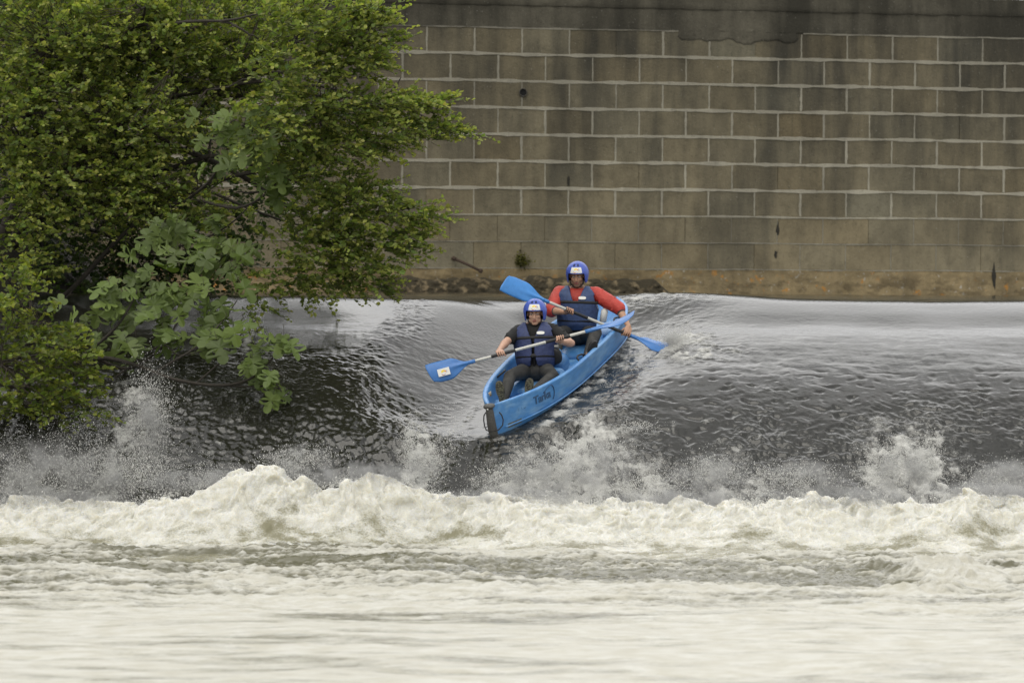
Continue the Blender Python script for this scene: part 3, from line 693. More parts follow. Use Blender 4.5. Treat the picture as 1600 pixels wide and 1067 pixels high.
def unit(a): return a/np.maximum(np.linalg.norm(a, axis=-1, keepdims=True), 1e-9)
LEAF = np.array([(0, 0, 0), (.30, .30, .10), (.40, .68, .10), (0, 1, -.04), (-.40, .68, .10), (-.30, .30, .10), (0, .5, 0)])
LEAFF = [(0, 1, 6), (1, 2, 6), (2, 3, 6), (3, 4, 6), (4, 5, 6), (5, 0, 6)]
LEAFQ = np.array([(0, 1, 2, 6), (6, 2, 3, 4), (0, 6, 4, 5)])
def leaf_mesh(B, D, Nn, Ln, width=1.0):
    """leaf bases, axes, normals, lengths -> vertices, quads"""
    D = unit(D); Sx = unit(np.cross(D, Nn)); Nz = np.cross(Sx, D)
    V = B[:, None] + (Sx[:, None]*LEAF[None, :, 0:1]*width + D[:, None]*LEAF[None, :, 1:2] + Nz[:, None]*LEAF[None, :, 2:3])*Ln[:, None, None]
    F = LEAFQ[None] + (np.arange(len(B))*len(LEAF))[:, None, None]
    return V.reshape(-1, 3), F.reshape(-1, 4)

def blobs_to_shoots(blobs, n, rng, edge=.0):
    """shoot starts and directions inside blobs (px cx, cy, rx, ry, weight, Ymin, Ymax, dirx, dirz)"""
    wts = np.array([b[2]*b[3]*b[4] for b in blobs], float); wts /= wts.sum()
    idx = rng.choice(len(blobs), n, p=wts); pos = []; dr = []
    for i in idx:
        cx, cy, rx, ry, _, y0, y1, dx, dz = blobs[i]
        while True:
            a, b, c = rng.uniform(-1, 1, 3)
            if a*a+b*b+c*c <= 1: break
        Y = (y0+y1)/2 + c*(y1-y0)/2
        p = P(cx+a*rx, cy+b*ry, Y)
        pos.append(p[:])
        dr.append((dx + a*.5 + rng.normal()*.45, -c*-.3 - .35 + rng.normal()*.45, dz - b*.35 + rng.normal()*.35))
    return np.array(pos), unit(np.array(dr))

def shoots(pos, dr, rng, length=(.18, .38), nl=(7, 13), ll=(.042, .066), tones=None, droop=.15, up=.75):
    """each shoot: a thin stem and leaves set alternately along it, youngest and palest at its tip"""
    B = []; D = []; Nn = []; Ln = []; C = []; stems = []
    for p, d in zip(pos, dr):
        Ls = rng.uniform(*length); k = rng.integers(*nl); tone = rng.normal(1, .16)
        t = (np.arange(k)+.6)/k
        cur = p[None]+d[None]*(t*Ls)[:, None] + np.array([0, 0, -1.])[None]*(droop*Ls*t**2)[:, None]
        stems.append((p, p+d*Ls+np.array([0, 0, -droop*Ls])))
        side = unit(np.cross(d, [0, 0, 1.])+1e-6); sg = np.where(np.arange(k) % 2, 1., -1.)[:, None]
        B.append(cur)
        D.append(unit(d[None]*.7 + side[None]*sg*.9 + rng.normal(size=(k, 3))*.38 + np.array([0, 0, .15])))
        nn = rng.normal(size=(k, 3))*.55; nn[:, 2] += up; Nn.append(nn)
        Ln.append(rng.uniform(*ll, size=k)*(1-.3*t**3)*rng.choice([1, 1, .8], k))
        c0, c1 = tones
        tt = (t**1.6)[:, None]
        c = (np.array(c0)*(1-tt)+np.array(c1)*tt)*tone*rng.normal(1, .13, (k, 1)); c[:, 0] *= rng.normal(1, .08, k)
        C.append(np.clip(c, .004, .4))
    return map(np.concatenate, (B, D, Nn, Ln, C)), stems

def stem_tubes(mb, segs, r, n=4):
    for a, b in segs:
        a = Vector(a); b = Vector(b); t = (b-a)
        if t.length < 1e-4: continue
        t.normalize(); s = t.orthogonal().normalized(); q = t.cross(s); V = []
        for (c, rr) in ((a, r), (b, r*.5)):
            for k in range(n):
                an = 2*math.pi*k/n; V.append(c + (s*math.cos(an)+q*math.sin(an))*rr)
        mb.add(V, [(k, (k+1) % n, n+(k+1) % n, n+k) for k in range(n)])

def bez(p0, p1, sag=.0, n=14, wob=.05, seed=0):
    r = random.Random(seed); p0, p1 = Vector(p0), Vector(p1); Ln = (p1-p0).length; pts = []
    ph = [r.uniform(0, 6) for _ in range(6)]
    for i in range(n):
        t = i/(n-1); p = p0.lerp(p1, t) + Vector((0, 0, sag*Ln*4*t*(1-t)))
        e = t*(1-t)*4*wob*Ln
        p += Vector((math.sin(t*7+ph[0]), math.sin(t*6+ph[1]), math.sin(t*8+ph[2])))*e*.5 + Vector((math.sin(t*17+ph[3]), math.sin(t*15+ph[4]), math.sin(t*19+ph[5])))*e*.18
        pts.append(p)
    return pts

def tree(name, base, trunk_top, limbs, blobs, n, seed, label, cat, tones, tr=.10, group=None, sub=None, **kw):
    rng = np.random.default_rng(seed)
    root = empty(name, base, label, cat, group)
    mb = MB(); tp = bez(base, trunk_top, 0, 16, .05, seed)
    mb.tube(tp, [tr*(1-.55*i/15) for i in range(16)], 12)
    anch = []
    for j, (px, py, Y, sag) in enumerate(limbs):
        Y += .9
        st = tp[min(15, 5 + (j*3) % 11)]; e = P(px, py, Y); b = bez(st, e, sag, 18, .07, seed+j)
        r0 = tr*.42*random.uniform(.7, 1.1); mb.tube(b, [r0*(1-i/17)**.8+.006 for i in range(18)], 8)
        anch += b[3:]
        for q in range(4):                                   # side branches
            i = 5+q*3; e2 = b[i] + Vector((random.gauss(0, .35), random.gauss(-.1, .3), random.gauss(.05, .28)))
            b2 = bez(b[i], e2, .05, 8, .1, seed*7+j*5+q); mb.tube(b2, [.014*(1-k/8)+.004 for k in range(8)], 6); anch += b2[2:]
    mb.build('trunk', M_bark, root, org=base)
    pos, dr = blobs_to_shoots(blobs, n, rng)
    A = np.array([a[:] for a in anch]); segs = []
    (B, D, Nn, Ln, C), stems = shoots(pos, dr, rng, tones=tones, **kw)
    tm = MB(); stem_tubes(tm, stems, .0035)
    for i in range(0, len(pos), 3):                          # twigs joining shoots to the limbs
        d = np.linalg.norm(A-pos[i], axis=1); k = int(d.argmin())
        if d[k] < .9:
            b = bez(A[k], pos[i], -.02, 5, .08, i); stem_tubes(tm, list(zip(b[:-1], b[1:])), .0055)
    tm.build('twigs', M_twig, root, org=base)
    V, F = leaf_mesh(B, D, Nn, Ln)
    o = mk('crown', V, F, M_leaf, root, smooth=False, org=base); setcol(o, np.repeat(C, len(LEAF), axis=0))
    return root

BR = ((.125, .170, .040), (.32, .35, .085))
DK = ((.040, .068, .020), (.09, .13, .035))
MD = ((.045, .085, .018), (.12, .175, .035))
# dark shrub standing behind, its mass closing the view at the left
tree('evergreen_shrub', P(40, 470, 5.0), P(60, 150, 5.0),
     [(250, 120, 5.0, .05), (150, 30, 5, 0), (330, 260, 4.8, .05), (20, 200, 5, 0), (280, 400, 4.6, 0), (120, 300, 5, 0)],
     [(60, 120, 180, 190, 1, 3.9, 5.6, .2, .1), (210, 180, 150, 170, 1, 3.9, 5.2, .3, 0), (90, 380, 190, 150, 1.2, 3.4, 5.2, .3, -.2), (280, 390, 120, 95, 1.3, 3.4, 4.8, .4, -.3), (400, 260, 90, 80, .9, 3.4, 4.6, .5, 0), (470, 160, 70, 80, .7, 3.4, 4.4, .5, 0), (60, 30, 200, 80, 1, 4, 5.6, 0, .2), (260, 60, 120, 90, .8, 4, 5.4, .3, .2),
      (60, 520, 150, 100, 1.0, 1.8, 3.6, .3, -.2)],
     3600, 21, 'dark dense evergreen shrub behind the paler tree at the far left', 'shrub', DK, ll=(.05, .085), nl=(8, 14), droop=.35)
# the big pale green tree leaning over the water
tree('alder_tree', P(-40, 600, 2.6), P(60, 60, 2.8),
     [(560, 25, 0.2, .08), (620, 90, 0.4, .06), (700, 160, 0.2, .04), (700, 205, 0.6, .05), (560, 260, 0.8, .05), (650, 345, 0.6, .06), (600, 420, 0.8, .08), (300, 60, 2.0, .05), (250, 250, 1.6, .05),
      (100, 330, 1.6, .03), (420, 20, 0.2, .06), (380, 200, 1.8, .05)],
     [(110, 50, 190, 85, 1, 1.4, 3.8, .3, .2), (320, 45, 190, 80, 1, 1.4, 3.6, .4, .25), (500, 38, 95, 52, .9, -0.2, 1.2, .8, .3), (560, 62, 62, 36, .8, -0.2, 1.0, .9, .35), (575, 18, 40, 20, .7, -0.2, 0.8, .9, .4), (545, 100, 60, 28, .8, -0.1, 1.0, .7, .1),
      (50, 170, 150, 90, .9, 1.0, 3.4, .3, .1), (210, 190, 110, 80, .75, 1.0, 3, .5, .1), (350, 110, 90, 55, .9, 1.4, 3, .6, .2), (450, 115, 70, 40, .8, -0.4, 1.0, .7, .1), (430, 195, 90, 50, .9, -0.5, 1.0, .6, 0),
      (540, 168, 70, 24, 1.1, -0.3, 0.9, .9, .15), (620, 160, 60, 17, 1.1, -0.2, 0.7, 1.0, .15), (680, 165, 36, 13, .9, -0.1, 0.6, 1.1, .3), (600, 200, 75, 24, 1.1, -0.2, 0.9, .9, 0), (672, 203, 52, 17, 1.2, -0.1, 0.7, 1.1, .1), (715, 203, 16, 6, .8, 0.0, 0.4, 1.1, .1),
      (530, 232, 80, 26, .9, -0.2, 1.0, .8, -.1), (480, 285, 60, 26, .55, -0.2, 1.2, .8, .1), (560, 290, 45, 22, .4, -0.1, 1.0, .8, 0),
      (90, 285, 120, 50, .7, .9, 2.6, .5, .2), (215, 290, 90, 40, .75, 1, 2.6, .6, .15), (180, 330, 120, 40, .5, 1, 2.6, .5, .1), (300, 330, 70, 40, .5, 1.2, 2.6, .6, 0),
      (560, 318, 60, 24, .9, -0.1, 1.0, .8, .2), (620, 335, 50, 18, 1.0, 0.0, 0.8, 1, .1), (665, 345, 26, 10, .8, 0.0, 0.6, 1.1, .3), (540, 365, 70, 28, 1.0, 0.0, 1.1, .8, .1), (610, 378, 46, 20, 1.0, 0.0, 0.8, 1, .15), (650, 388, 22, 10, .5, 0.0, 0.6, 1.1, .1),
      (400, 250, 70, 40, .3, 1.4, 2.8, .6, 0), (470, 240, 60, 34, .9, .4, 1.8, .7, 0), (440, 350, 60, 34, .2, .6, 2, .7, 0), (500, 330, 60, 34, .8, .4, 1.6, .8, .1), (480, 390, 55, 30, .8, 0.0, 1.2, .6, 0), (560, 415, 60, 26, .9, 0.0, 1.1, .8, -.1), (500, 440, 55, 22, .8, 0.1, 1.2, .7, -.2), (575, 448, 34, 14, .7, 0.1, 0.9, .9, -.2), (430, 440, 50, 22, .6, 0.2, 1.3, .5, -.1), (395, 480, 40, 14, .35, 0.2, 1.0, .5, -.3),
      (40, 415, 60, 30, .5, .6, 2, .4, .2), (30, 350, 70, 40, .5, .8, 2.2, .4, .2)],
     5400, 5, 'large pale green leafy tree leaning over the weir from the left bank', 'tree', BR, tr=.10, nl=(8, 15), length=(.18, .36), ll=(.050, .080))
# small near shrub hanging low at the left edge
tree('low_shrub', P(-60, 690, -1.2), P(0, 560, -1.3),
     [(140, 600, -1.5, .05), (60, 500, -1.4, .03), (180, 650, -1.6, .03), (90, 560, -1.5, .03), (40, 640, -.5, 0)],
     [(25, 480, 40, 40, .6, -2.3, -.5, .4, .2), (50, 545, 80, 45, 1.1, -2.4, -.4, .5, .15), (110, 580, 55, 30, .8, -2.4, -1.2, .7, .1), (30, 610, 70, 40, 1.1, -2.4, -.3, .4, 0), (100, 628, 60, 22, .9, -2.4, -1.2, .7, -.05), (150, 648, 32, 10, .7, -2.2, -1.4, .8, -.1), (20, 440, 40, 30, .7, -2.2, -.5, .3, .3)],
     360, 33, 'small yellow green shrub hanging low over the water at the left edge', 'shrub', ((.085, .12, .020), (.22, .25, .042)), tr=.045, ll=(.05, .078), nl=(8, 14), length=(.16, .3))

# ------------------------------------------------------------------ the fig with its big lobed leaves
def fig_outline():
    # palmate, five rounded lobes; stem joint at the origin, middle lobe along +y
    pts = [(0, 0), (.16, -.10), (.33, -.06), (.42, .08), (.36, .20), (.20, .24), (.40, .34), (.52, .50), (.50, .64), (.38, .66), (.24, .54), (.14, .46), (.17, .62), (.19, .80), (.12, .94), (0, 1.0)]
    return pts + [(-x, y) for x, y in reversed(pts[1:-1])]
FO_ = fig_outline(); NF = len(FO_)
FIGV = np.array([(x, y, .10*abs(x) - .12*y*y) for x, y in FO_] + [(0, .30, -.02), (0, .62, -.06)] )
FIGF = []
for i in range(NF):
    j = (i+1) % NF
    FIGF.append((i, j, NF) if (FO_[i][1]+FO_[j][1])/2 < .45 else (i, j, NF+1))
FIGF = np.array(FIGF + [(11, NF+1, NF), (NF-11, NF, NF+1)])
fb = P(-20, 640, 1.2); fig = empty('fig_tree', fb, 'fig branches with large lobed blue green leaves drooping over the dark water', 'fig tree')
mb = MB(); fr = random.Random(11)
def fbranch(pts, r0, r1=.006, Yv=None):
    w_ = [P(*p) for p in pts]; out_ = []
    for i in range(len(w_)-1):
        for k in range(5):
            t = k/5; p0 = w_[max(i-1, 0)]; p1 = w_[i]; p2 = w_[i+1]; p3 = w_[min(i+2, len(w_)-1)]
            out_.append(.5*((2*p1)+(p2-p0)*t+(2*p0-5*p1+4*p2-p3)*t*t+(3*p1-p0-3*p2+p3)*t**3))
    out_.append(w_[-1]); n = len(out_)
    mb.tube(out_, [r0+(r1-r0)*i/(n-1) for i in range(n)], 8); return out_
E = []                                                       # leafy ends
E.append(fbranch([(-30, 600, 0.40), (60, 585, 0.10), (150, 560, -0.30), (210, 570, -0.50), (270, 592, -0.70), (340, 602, -0.80), (390, 592, -0.80), (425, 560, -0.80), (440, 530, -0.80)], .030))
E.append(fbranch([(225, 593, -0.50), (270, 565, -0.60), (310, 540, -0.60), (345, 505, -0.53), (370, 470, -0.28)], .016))
E.append(fbranch([(150, 560, -0.30), (200, 576, -0.20), (250, 545, -0.30), (280, 500, -0.09), (320, 450, 0.15), (330, 400, 0.50)], .020))
E.append(fbranch([(100, 575, -0.10), (150, 540, -0.20), (190, 500, -0.19), (215, 450, 0.05), (212, 420, 0.26)], .020))
E.append(fbranch([(305, 600, -0.75), (350, 560, -0.80), (370, 530, -0.80), (400, 500, -0.59)], .010))
E.append(fbranch([(340, 602, -0.80), (400, 604, -0.80), (430, 600, -0.90), (440, 612, -0.90)], .009))
E.append(fbranch([(50, 590, 0.10), (140, 600, -0.10), (190, 620, -0.30), (235, 615, -0.40)], .012))
E.append(fbranch([(-30, 520, 1.77), (90, 470, 1.92), (200, 360, 1.90), (290, 315, 1.50), (370, 325, 0.90), (420, 300, 0.40), (440, 270, 0.20)], .032))
E.append(fbranch([(290, 315, 1.50), (330, 280, 0.90), (350, 240, 0.40), (380, 200, 0.20), (385, 175, 0.15)], .018))
E.append(fbranch([(330, 300, 1.50), (400, 330, 1.60), (460, 350, 1.90), (520, 362, 2.10)], .018))
E.append(fbranch([(200, 400, 1.90), (300, 380, 1.50), (360, 350, 1.40), (400, 310, 1.40)], .014))
E.append(fbranch([(180, 590, -0.40), (250, 540, -0.40), (280, 555, -0.50), (330, 545, -0.50)], .010))
LV = []; LF = []; LC = []; LVS = []
def figleaf(p, d, nrm, size, tone):
    d = Vector(d).normalized(); s = d.cross(Vector(nrm)).normalized(); n_ = s.cross(d)
    R_ = np.array([s[:], d[:], n_[:]]); base_n = sum(len(v) for v in LV)
    v = FIGV.copy(); v[:, 2] += .05*np.sin(v[:, 0]*9+tone*20) + fr.uniform(-.15, .05)*v[:, 1]**2; v[:, 0] *= fr.uniform(.95, 1.25)
    v[:, 2] += fr.uniform(-.1, .3)*np.abs(v[:, 0])
    LV.append(np.array(p)[None] + (v*size) @ R_); LF.append(FIGF+base_n)
    c = np.array((.086, .126, .025))*tone if fr.random() < .66 else np.array((.115, .16, .035))*tone
    LC.append(np.repeat(c[None], len(v), 0)*1.0)
spots = []
for (cx, cy, rx, ry, Y, n) in ((215, 430, 45, 30, .25, 13), (235, 480, 50, 38, .35, 13), (300, 395, 40, 28, .45, 9), (345, 415, 32, 26, .3, 10), (320, 470, 45, 40, .25, 15), (345, 520, 36, 26, .1, 10), (300, 510, 50, 30, .4, 9), (205, 535, 50, 24, .5, 7),
                                (385, 175, 40, 20, .1, 6), (350, 200, 38, 26, .2, 7), (400, 225, 40, 30, .1, 9), (420, 265, 26, 26, .1, 7), (370, 250, 26, 20, .2, 5), (436, 288, 14, 12, .2, 4), (300, 350, 45, 22, .9, 8), (330, 372, 40, 20, .8, 7), (260, 350, 30, 20, 1.0, 5),
                                (438, 530, 14, 12, .05, 5), (378, 560, 24, 14, .05, 6), (405, 575, 22, 12, .05, 5), (425, 590, 14, 18, 0, 5), (432, 612, 8, 12, 0, 3), (120, 520, 40, 26, .9, 7), (260, 440, 30, 40, .7, 6), (150, 480, 30, 30, .8, 5)):
    Y -= 0 if cy < 400 else .9*min(1, (cy-400)/130)
    for _ in range(n):
        a, b = fr.gauss(0, .6), fr.gauss(0, .6)
        p = P(cx+a*rx, cy+b*ry, Y + fr.gauss(0, .14)); small = 1 if cy < 540 else .8
        d = Vector((a*.6+fr.gauss(0, .35), -.35+fr.gauss(0, .25), -.55-b*.35+fr.gauss(0, .35)))
        nr = Vector((fr.gauss(0, .3), -.55+fr.gauss(0, .3), .9))
        figleaf(p, d, nr, fr.uniform(.16, .27)*small, max(.5, fr.gauss(1, .17)))
        pe = p - d.normalized()*.09*small + Vector((0, 0, .03)); LVS.append((pe, p))
o = mk('crown', np.concatenate(LV), np.concatenate(LF), M_fig, fig, smooth=False, org=fb); setcol(o, np.concatenate(LC))
stem_tubes(mb, LVS, .003, 5); mb.build('trunk', M_bark, fig, org=fb)

# tuft of weed growing on the wall left of the rear paddler's helmet
wp = PW(816, 408, .03); rng = np.random.default_rng(8); n = 260
B = np.array(wp[:])[None] + rng.normal(size=(n, 3))*np.array([.055, .02, .05]); D = rng.normal(size=(n, 3))+np.array([0, -.6, -.2]); Nn = rng.normal(size=(n, 3))+np.array([0, -.5, .6])
V, F = leaf_mesh(B, D, Nn, rng.uniform(.02, .04, n))
o = mk('wall_weed', V, F, M_leaf, smooth=False, org=wp, label='small round tuft of olive weed growing on the wall left of the rear helmet', cat='weed')
setcol(o, np.repeat(np.clip(np.array([(.085, .085, .012)])*rng.normal(1, .25, (n, 1)), .01, .3), len(LEAF), 0))
# ------------------------------------------------------------------ the boat
KROLL = math.radians(-3)
ku = (Vector((0, 0, 1)) - KA*KA.z).normalized(); kv = KA.cross(ku)      # kv points to image right
ku, kv = ku*math.cos(KROLL)+kv*math.sin(KROLL), kv*math.cos(KROLL)-ku*math.sin(KROLL)
KM = Matrix.Translation(BO) @ Matrix((KA, kv, ku)).transposed().to_4x4()
kayak = empty('kayak', (0, 0, 0), 'blue open two seat kayak sliding bow first down the weir', 'kayak'); kayak.matrix_world = KM
KI = KM.inverted()
def K(a, v, h): return KM @ Vector((a, v, h))
BEAM = .47
def hb(a):
    t = a/KL
    f = (1-(1-min(t/.52, 1))**2.7) if t < .52 else (1-((t-.52)/.48)**3.4)
    return max(.035 if t < .5 else .03, BEAM*max(f, 0)**.85)
def gh(a): t = a/KL; return .345 + .04*max(0, 1-t/.35)**1.6 + .0*t
def kh(a): t = a/KL; return .05*max(0, 1-t/.16)**2*0 + .10*max(0, (t-.75)/.25)**2
def flr(a):
    t = a/KL; return kh(a) + .09 + .16*max(0, 1-t/.10)**1.2 + .12*max(0, (t-.80)/.20)**1.0
M_hull = mat('kayak_plastic', (.070, .235, .53), .36, var=.10, scale=6, bump=.0012, bscale=40, col2=(.20, .38, .60), ramp=(.46, .78), stretch=(.6, 2, 2), detail=8)
M_black = mat('black_rubber', (.016, .016, .017), .6)
M_grey = mat('grey_guard', (.07, .068, .062), .55, var=.3, scale=30)
na = 90; secs = []; 
for i in range(na):
    a = KL*(i/(na-1)); b = hb(a); g = gh(a); k = kh(a); f_ = flr(a)
    rim = min(.05, b*.45); ib = max(b-rim-.012, .004); f_ = min(f_, g-.02)
    rake = lambda h: -.02*(h/.4) if i == 0 else 0
    half = [(0, k), (.35*b, k+.004), (.62*b, k+.020), (.80*b, k+.055), (.90*b, k+.105), (.915*b, k+.118), (.955*b, k+.19), (.985*b, g-.05), (1.0*b, g-.022), (1.01*b, g-.008), (.99*b, g+.004), (b-rim*.5, g+.008), (b-rim, g+.002),
            (ib, g-.02), (ib-.012*min(1, b/.2), (g+f_)/2), (max(ib-.04, .003), f_+.035), (max(ib-.10, .002), f_+.008), (0, f_)]
    secs.append([(a, v, h) for v, h in half])
m_ = len(secs[0]); ring = []; V = []
for s in secs:
    V += [p for p in s] + [(p[0], -p[1], p[2]) for p in reversed(s[1:-1])]
nr = 2*m_-2; F = []
for i in range(na-1):
    for k in range(nr): F.append((i*nr+k, i*nr+(k+1) % nr, (i+1)*nr+(k+1) % nr, (i+1)*nr+k))
F.append(tuple(range(nr-1, -1, -1))); F.append(tuple((na-1)*nr+k for k in range(nr)))
hull = mk('hull', V, F, M_hull, kayak)
bake(hull, [('SUBSURF', dict(levels=1, render_levels=1))])
def skin_pt(a, h, off=.002):
    """point on the right (image) side of the hull at height fraction h between keel and gunwale"""
    b = hb(a); g = gh(a); k = kh(a)
    prof = [(.35*b, k+.004), (.62*b, k+.020), (.80*b, k+.055), (.90*b, k+.105), (.955*b, k+.19), (.985*b, g-.05), (1.0*b, g-.022)]
    z = k + h*(g-k); hs = [q[1] for q in prof]; v = float(np.interp(z, hs, [q[0] for q in prof]))
    return Vector((a, v+off, z))
# rubbing strake along the side
for sgn in (1, -1):
    mb = MB(); pts = []
    for i in range(60):
        a = .10+(KL-.22)*i/59; p = skin_pt(a, .52, .0); pts.append((p.x, p.y*sgn, kh(a)+.118))
    mb.tube(pts, .008, 6); mb.build('side_ridge', M_hull, kayak)
# seats, footwells, storage pod, thwart
mb = MB()
def seat(a):
    mb = MB(); f_ = flr(a)
    mb.ell((a, 0, f_+.035), (.20, .20, .05), e=.6); mb.ell((a+.19, 0, f_+.09), (.05, .24, .10), e=.55)
    mb.ell((a-.02, .22, f_+.06), (.24, .045, .07), e=.6); mb.ell((a-.02, -.22, f_+.06), (.24, .045, .07), e=.6)
    o = mb.build('seat', M_hull, kayak); remesh(o, .012, 6); return o
SA1, SA2 = 1.22, 2.33
seat(SA1); seat(SA2)
mb = MB(); f_ = flr(1.7)
mb.ell((SA1+.42, .03, f_+.11), (.13, .15, .16), e=.7); mb.ell((SA1+.55, .05, f_+.04), (.2, .22, .07), e=.6)
o = mb.build('storage_pod', M_hull, kayak); remesh(o, .012, 4)
mb = MB(); c = Vector((SA1+.40, .03, f_+.272)); mb.tube([c, c+Vector((0, 0, .018))], [.105, .10], 28); mb.tube([c+Vector((0, 0, .014)), c+Vector((0, 0, .024))], [.075, .07], 24); mb.build('pod_lid', M_hull, kayak)
for a0 in (.55, .72, .89, 1.75, 1.92):
    for sgn in (1, -1):
        mb = MB(); b = hb(a0); mb.ell((a0, sgn*(b-.11), flr(a0)+.05), (.05, .06, .045), e=.7, n=16); mb.build('foot_rest', M_hull, kayak)
mb = MB()                                                     # tall stern block behind the rear seat
for i in range(1): mb.ell((KL-.62, 0, flr(KL-.62)+.03), (.26, .22, .07), e=.6)
o = mb.build('stern_deck', M_hull, kayak); remesh(o, .012, 5)
# bow guard: grey channel following the stem
mb = MB()
mb.tube([(-.005, 0, .40), (-.020, 0, .33), (-.028, 0, .22), (-.024, 0, .10), (-.004, 0, .015)], [.030, .040, .045, .046, .040], 16)
mb.ell((-.01, 0, .385), (.05, .058, .022), e=.7)
o = mb.build('bow_guard', M_grey, kayak); remesh(o, .007, 3)
mb = MB(); mb.ell((-.058, 0, .365), (.008, .012, .012)); mb.build('guard_screw', mat('screw_steel', (.5, .5, .48), .35, metal=.8), kayak)
for sgn in (1, -1):
    mb = MB(); b = .06
    mb.tube([(.04, sgn*.075, .30), (.035, sgn*.098, .27), (.03, sgn*.108, .22), (.01, sgn*.100, .17), (-.03, sgn*.070, .14), (-.07, 0, .135)], .0065, 8)
    mb.build('rope_loop', M_black, kayak)
# side carry handles and cleats
for a0, sgn in ((1.12, -1), (1.55, 1), (2.75, 1)):
    mb = MB(); b = hb(a0)-.075; h = gh(a0)-.02
    mb.tube([(a0-.09, sgn*b, h), (a0-.06, sgn*(b-.03), h+.02), (a0, sgn*(b-.045), h+.028), (a0+.06, sgn*(b-.03), h+.02), (a0+.09, sgn*b, h)], .010, 8)
    mb.build('carry_handle', M_black, kayak)
# front seat backrest: grey topped black pad
mb = MB(); mb.ell((SA1+.235, .0, flr(SA1)+.30), (.035, .21, .10), e=.6); mb.build('backrest', M_black, kayak)
mb = MB(); mb.tube([(SA1+.235, -.19, flr(SA1)+.405), (SA1+.24, 0, flr(SA1)+.412), (SA1+.235, .19, flr(SA1)+.405)], .014, 10); mb.build('backrest_edge', mat('grey_webbing', (.33, .33, .31), .7), kayak)
# model lettering on the side
def text_on_hull(txt, a0, hfrac, size, name, m, ext=.0015):
    cu = bpy.data.curves.new(name, 'FONT'); cu.body = txt; cu.size = size; cu.extrude = ext; cu.offset = .002; cu.space_character = .92; cu.resolution_u = 4
    to = bpy.data.objects.new('tmp', cu); COL.objects.link(to)
    dg = bpy.context.evaluated_depsgraph_get(); dg.update(); me = bpy.data.meshes.new_from_object(to.evaluated_get(dg))
    bpy.data.objects.remove(to)
    for v in me.vertices:
        a = a0 + v.co.x; g = gh(a); h = hfrac + v.co.y/(g-kh(a)); p = skin_pt(a, min(h, .93), .004+v.co.z); v.co = p
    me.materials.append(m); o = bpy.data.objects.new(name, me); COL.objects.link(o); o.parent = kayak; return o
M_ink = mat('dark_ink', (.035, .09, .19), .6)
text_on_hull('Tarka', .46, .59, .12, 'lettering', M_ink)
mb = MB(); pts = []
for i in range(14):
    t = -1.0+i*2.1/13; a = .735 + .045*math.cos(t*1.15); h = .68 + .22*math.sin(t*1.15); pts.append(skin_pt(a, min(h, .96), .004))
mb.tube(pts, .0055, 6); pts = []
for i in range(10):
    t = i/9; a = .61+.14*t; h = .80 + .13*math.sin(t*math.pi*.62); pts.append(skin_pt(a, min(h, .955), .004))
mb.tube(pts, .0045, 6); mb.build('lettering', M_ink, kayak)
def hull_patch(a0, a1, h0, h1, name, m):
    V = []; n = 8
    for j in range(4):
        for i in range(n): V.append(skin_pt(a0+(a1-a0)*i/(n-1), h0+(h1-h0)*j/3, .0035))
    return mk(name, V, gridF(n, 4), m, kayak)
M_label = mat('worn_label', (.16, .145, .09), .7, col2=(.07, .10, .12), scale=40, ramp=(.45, .6))
hull_patch(.13, .29, .255, .375, 'side_label', M_label)
hull_patch(.26, .262, .60, .70, 'hull_scuff', M_ink); hull_patch(.30, .303, .62, .68, 'hull_scuff', M_ink); hull_patch(.325, .355, .62, .635, 'hull_scuff', M_ink)
# small warning sticker on the left inner gunwale
mb = MB(); a0 = .52; b = hb(a0)-.066; mb.box((a0, -b, gh(a0)-.045), (.09, .003, .05)); mb.build('warning_sticker', mat('sticker_cream', (.62, .58, .42), .6, col2=(.55, .25, .05), scale=35, ramp=(.55, .6)), kayak)

# ------------------------------------------------------------------ shared materials for the crew
M_skin = mat('skin', (.50, .30, .21), .55, var=.10, scale=22, bump=.0008, bscale=120)
M_skin2 = mat('tanned_skin', (.42, .24, .155), .55, var=.10, scale=22, bump=.0008, bscale=120)
M_beard = mat('short_beard', (.24, .145, .10), .8, var=.35, scale=160)
M_helm = mat('helmet_plastic', (.060, .105, .44), .35, var=.06, scale=8)
M_lining = mat('helmet_lining', (.012, .012, .013), .9)
M_navy = mat('navy_nylon', (.026, .040, .115), .62, var=.18, scale=14, bump=.008, bscale=17)
M_navy2 = mat('blue_nylon', (.024, .050, .135), .58, var=.18, scale=14, bump=.008, bscale=17)
M_strap = mat('black_webbing', (.013, .013, .014), .7)
M_black_cloth = mat('black_cloth', (.010, .010, .010), .85, var=.2, bump=.006, bscale=14)
M_neo = mat('neoprene', (.030, .030, .028), .75, var=.25, scale=9, col2=(.052, .051, .046), ramp=(.5, .7), bump=.004, bscale=12)
M_red = mat('red_nylon', (.43, .042, .028), .6, var=.12, scale=10, bump=.018, bscale=15)
M_cuff = mat('grey_cuff', (.045, .048, .055), .8)
M_white = mat('white_vinyl', (.70, .70, .66), .5)
M_orange = mat('orange_print', (.75, .30, .03), .5); M_yellow = mat('yellow_print', (.78, .60, .06), .5); M_bluep = mat('blue_print', (.06, .12, .45), .5)
M_sole = mat('shoe_sole', (.12, .115, .075), .9, col2=(.045, .042, .03), scale=55, ramp=(.45, .55), bump=.006, bscale=50)
M_shoe = mat('wet_shoe', (.02, .02, .02), .6, var=.3, bump=.003)
M_eye = mat('eye_white', (.42, .40, .37), .3); M_iris = mat('iris', (.02, .018, .015), .2)
M_lip = mat('lips', (.28, .10, .08), .5); M_brow = mat('eyebrow', (.05, .035, .025), .9)

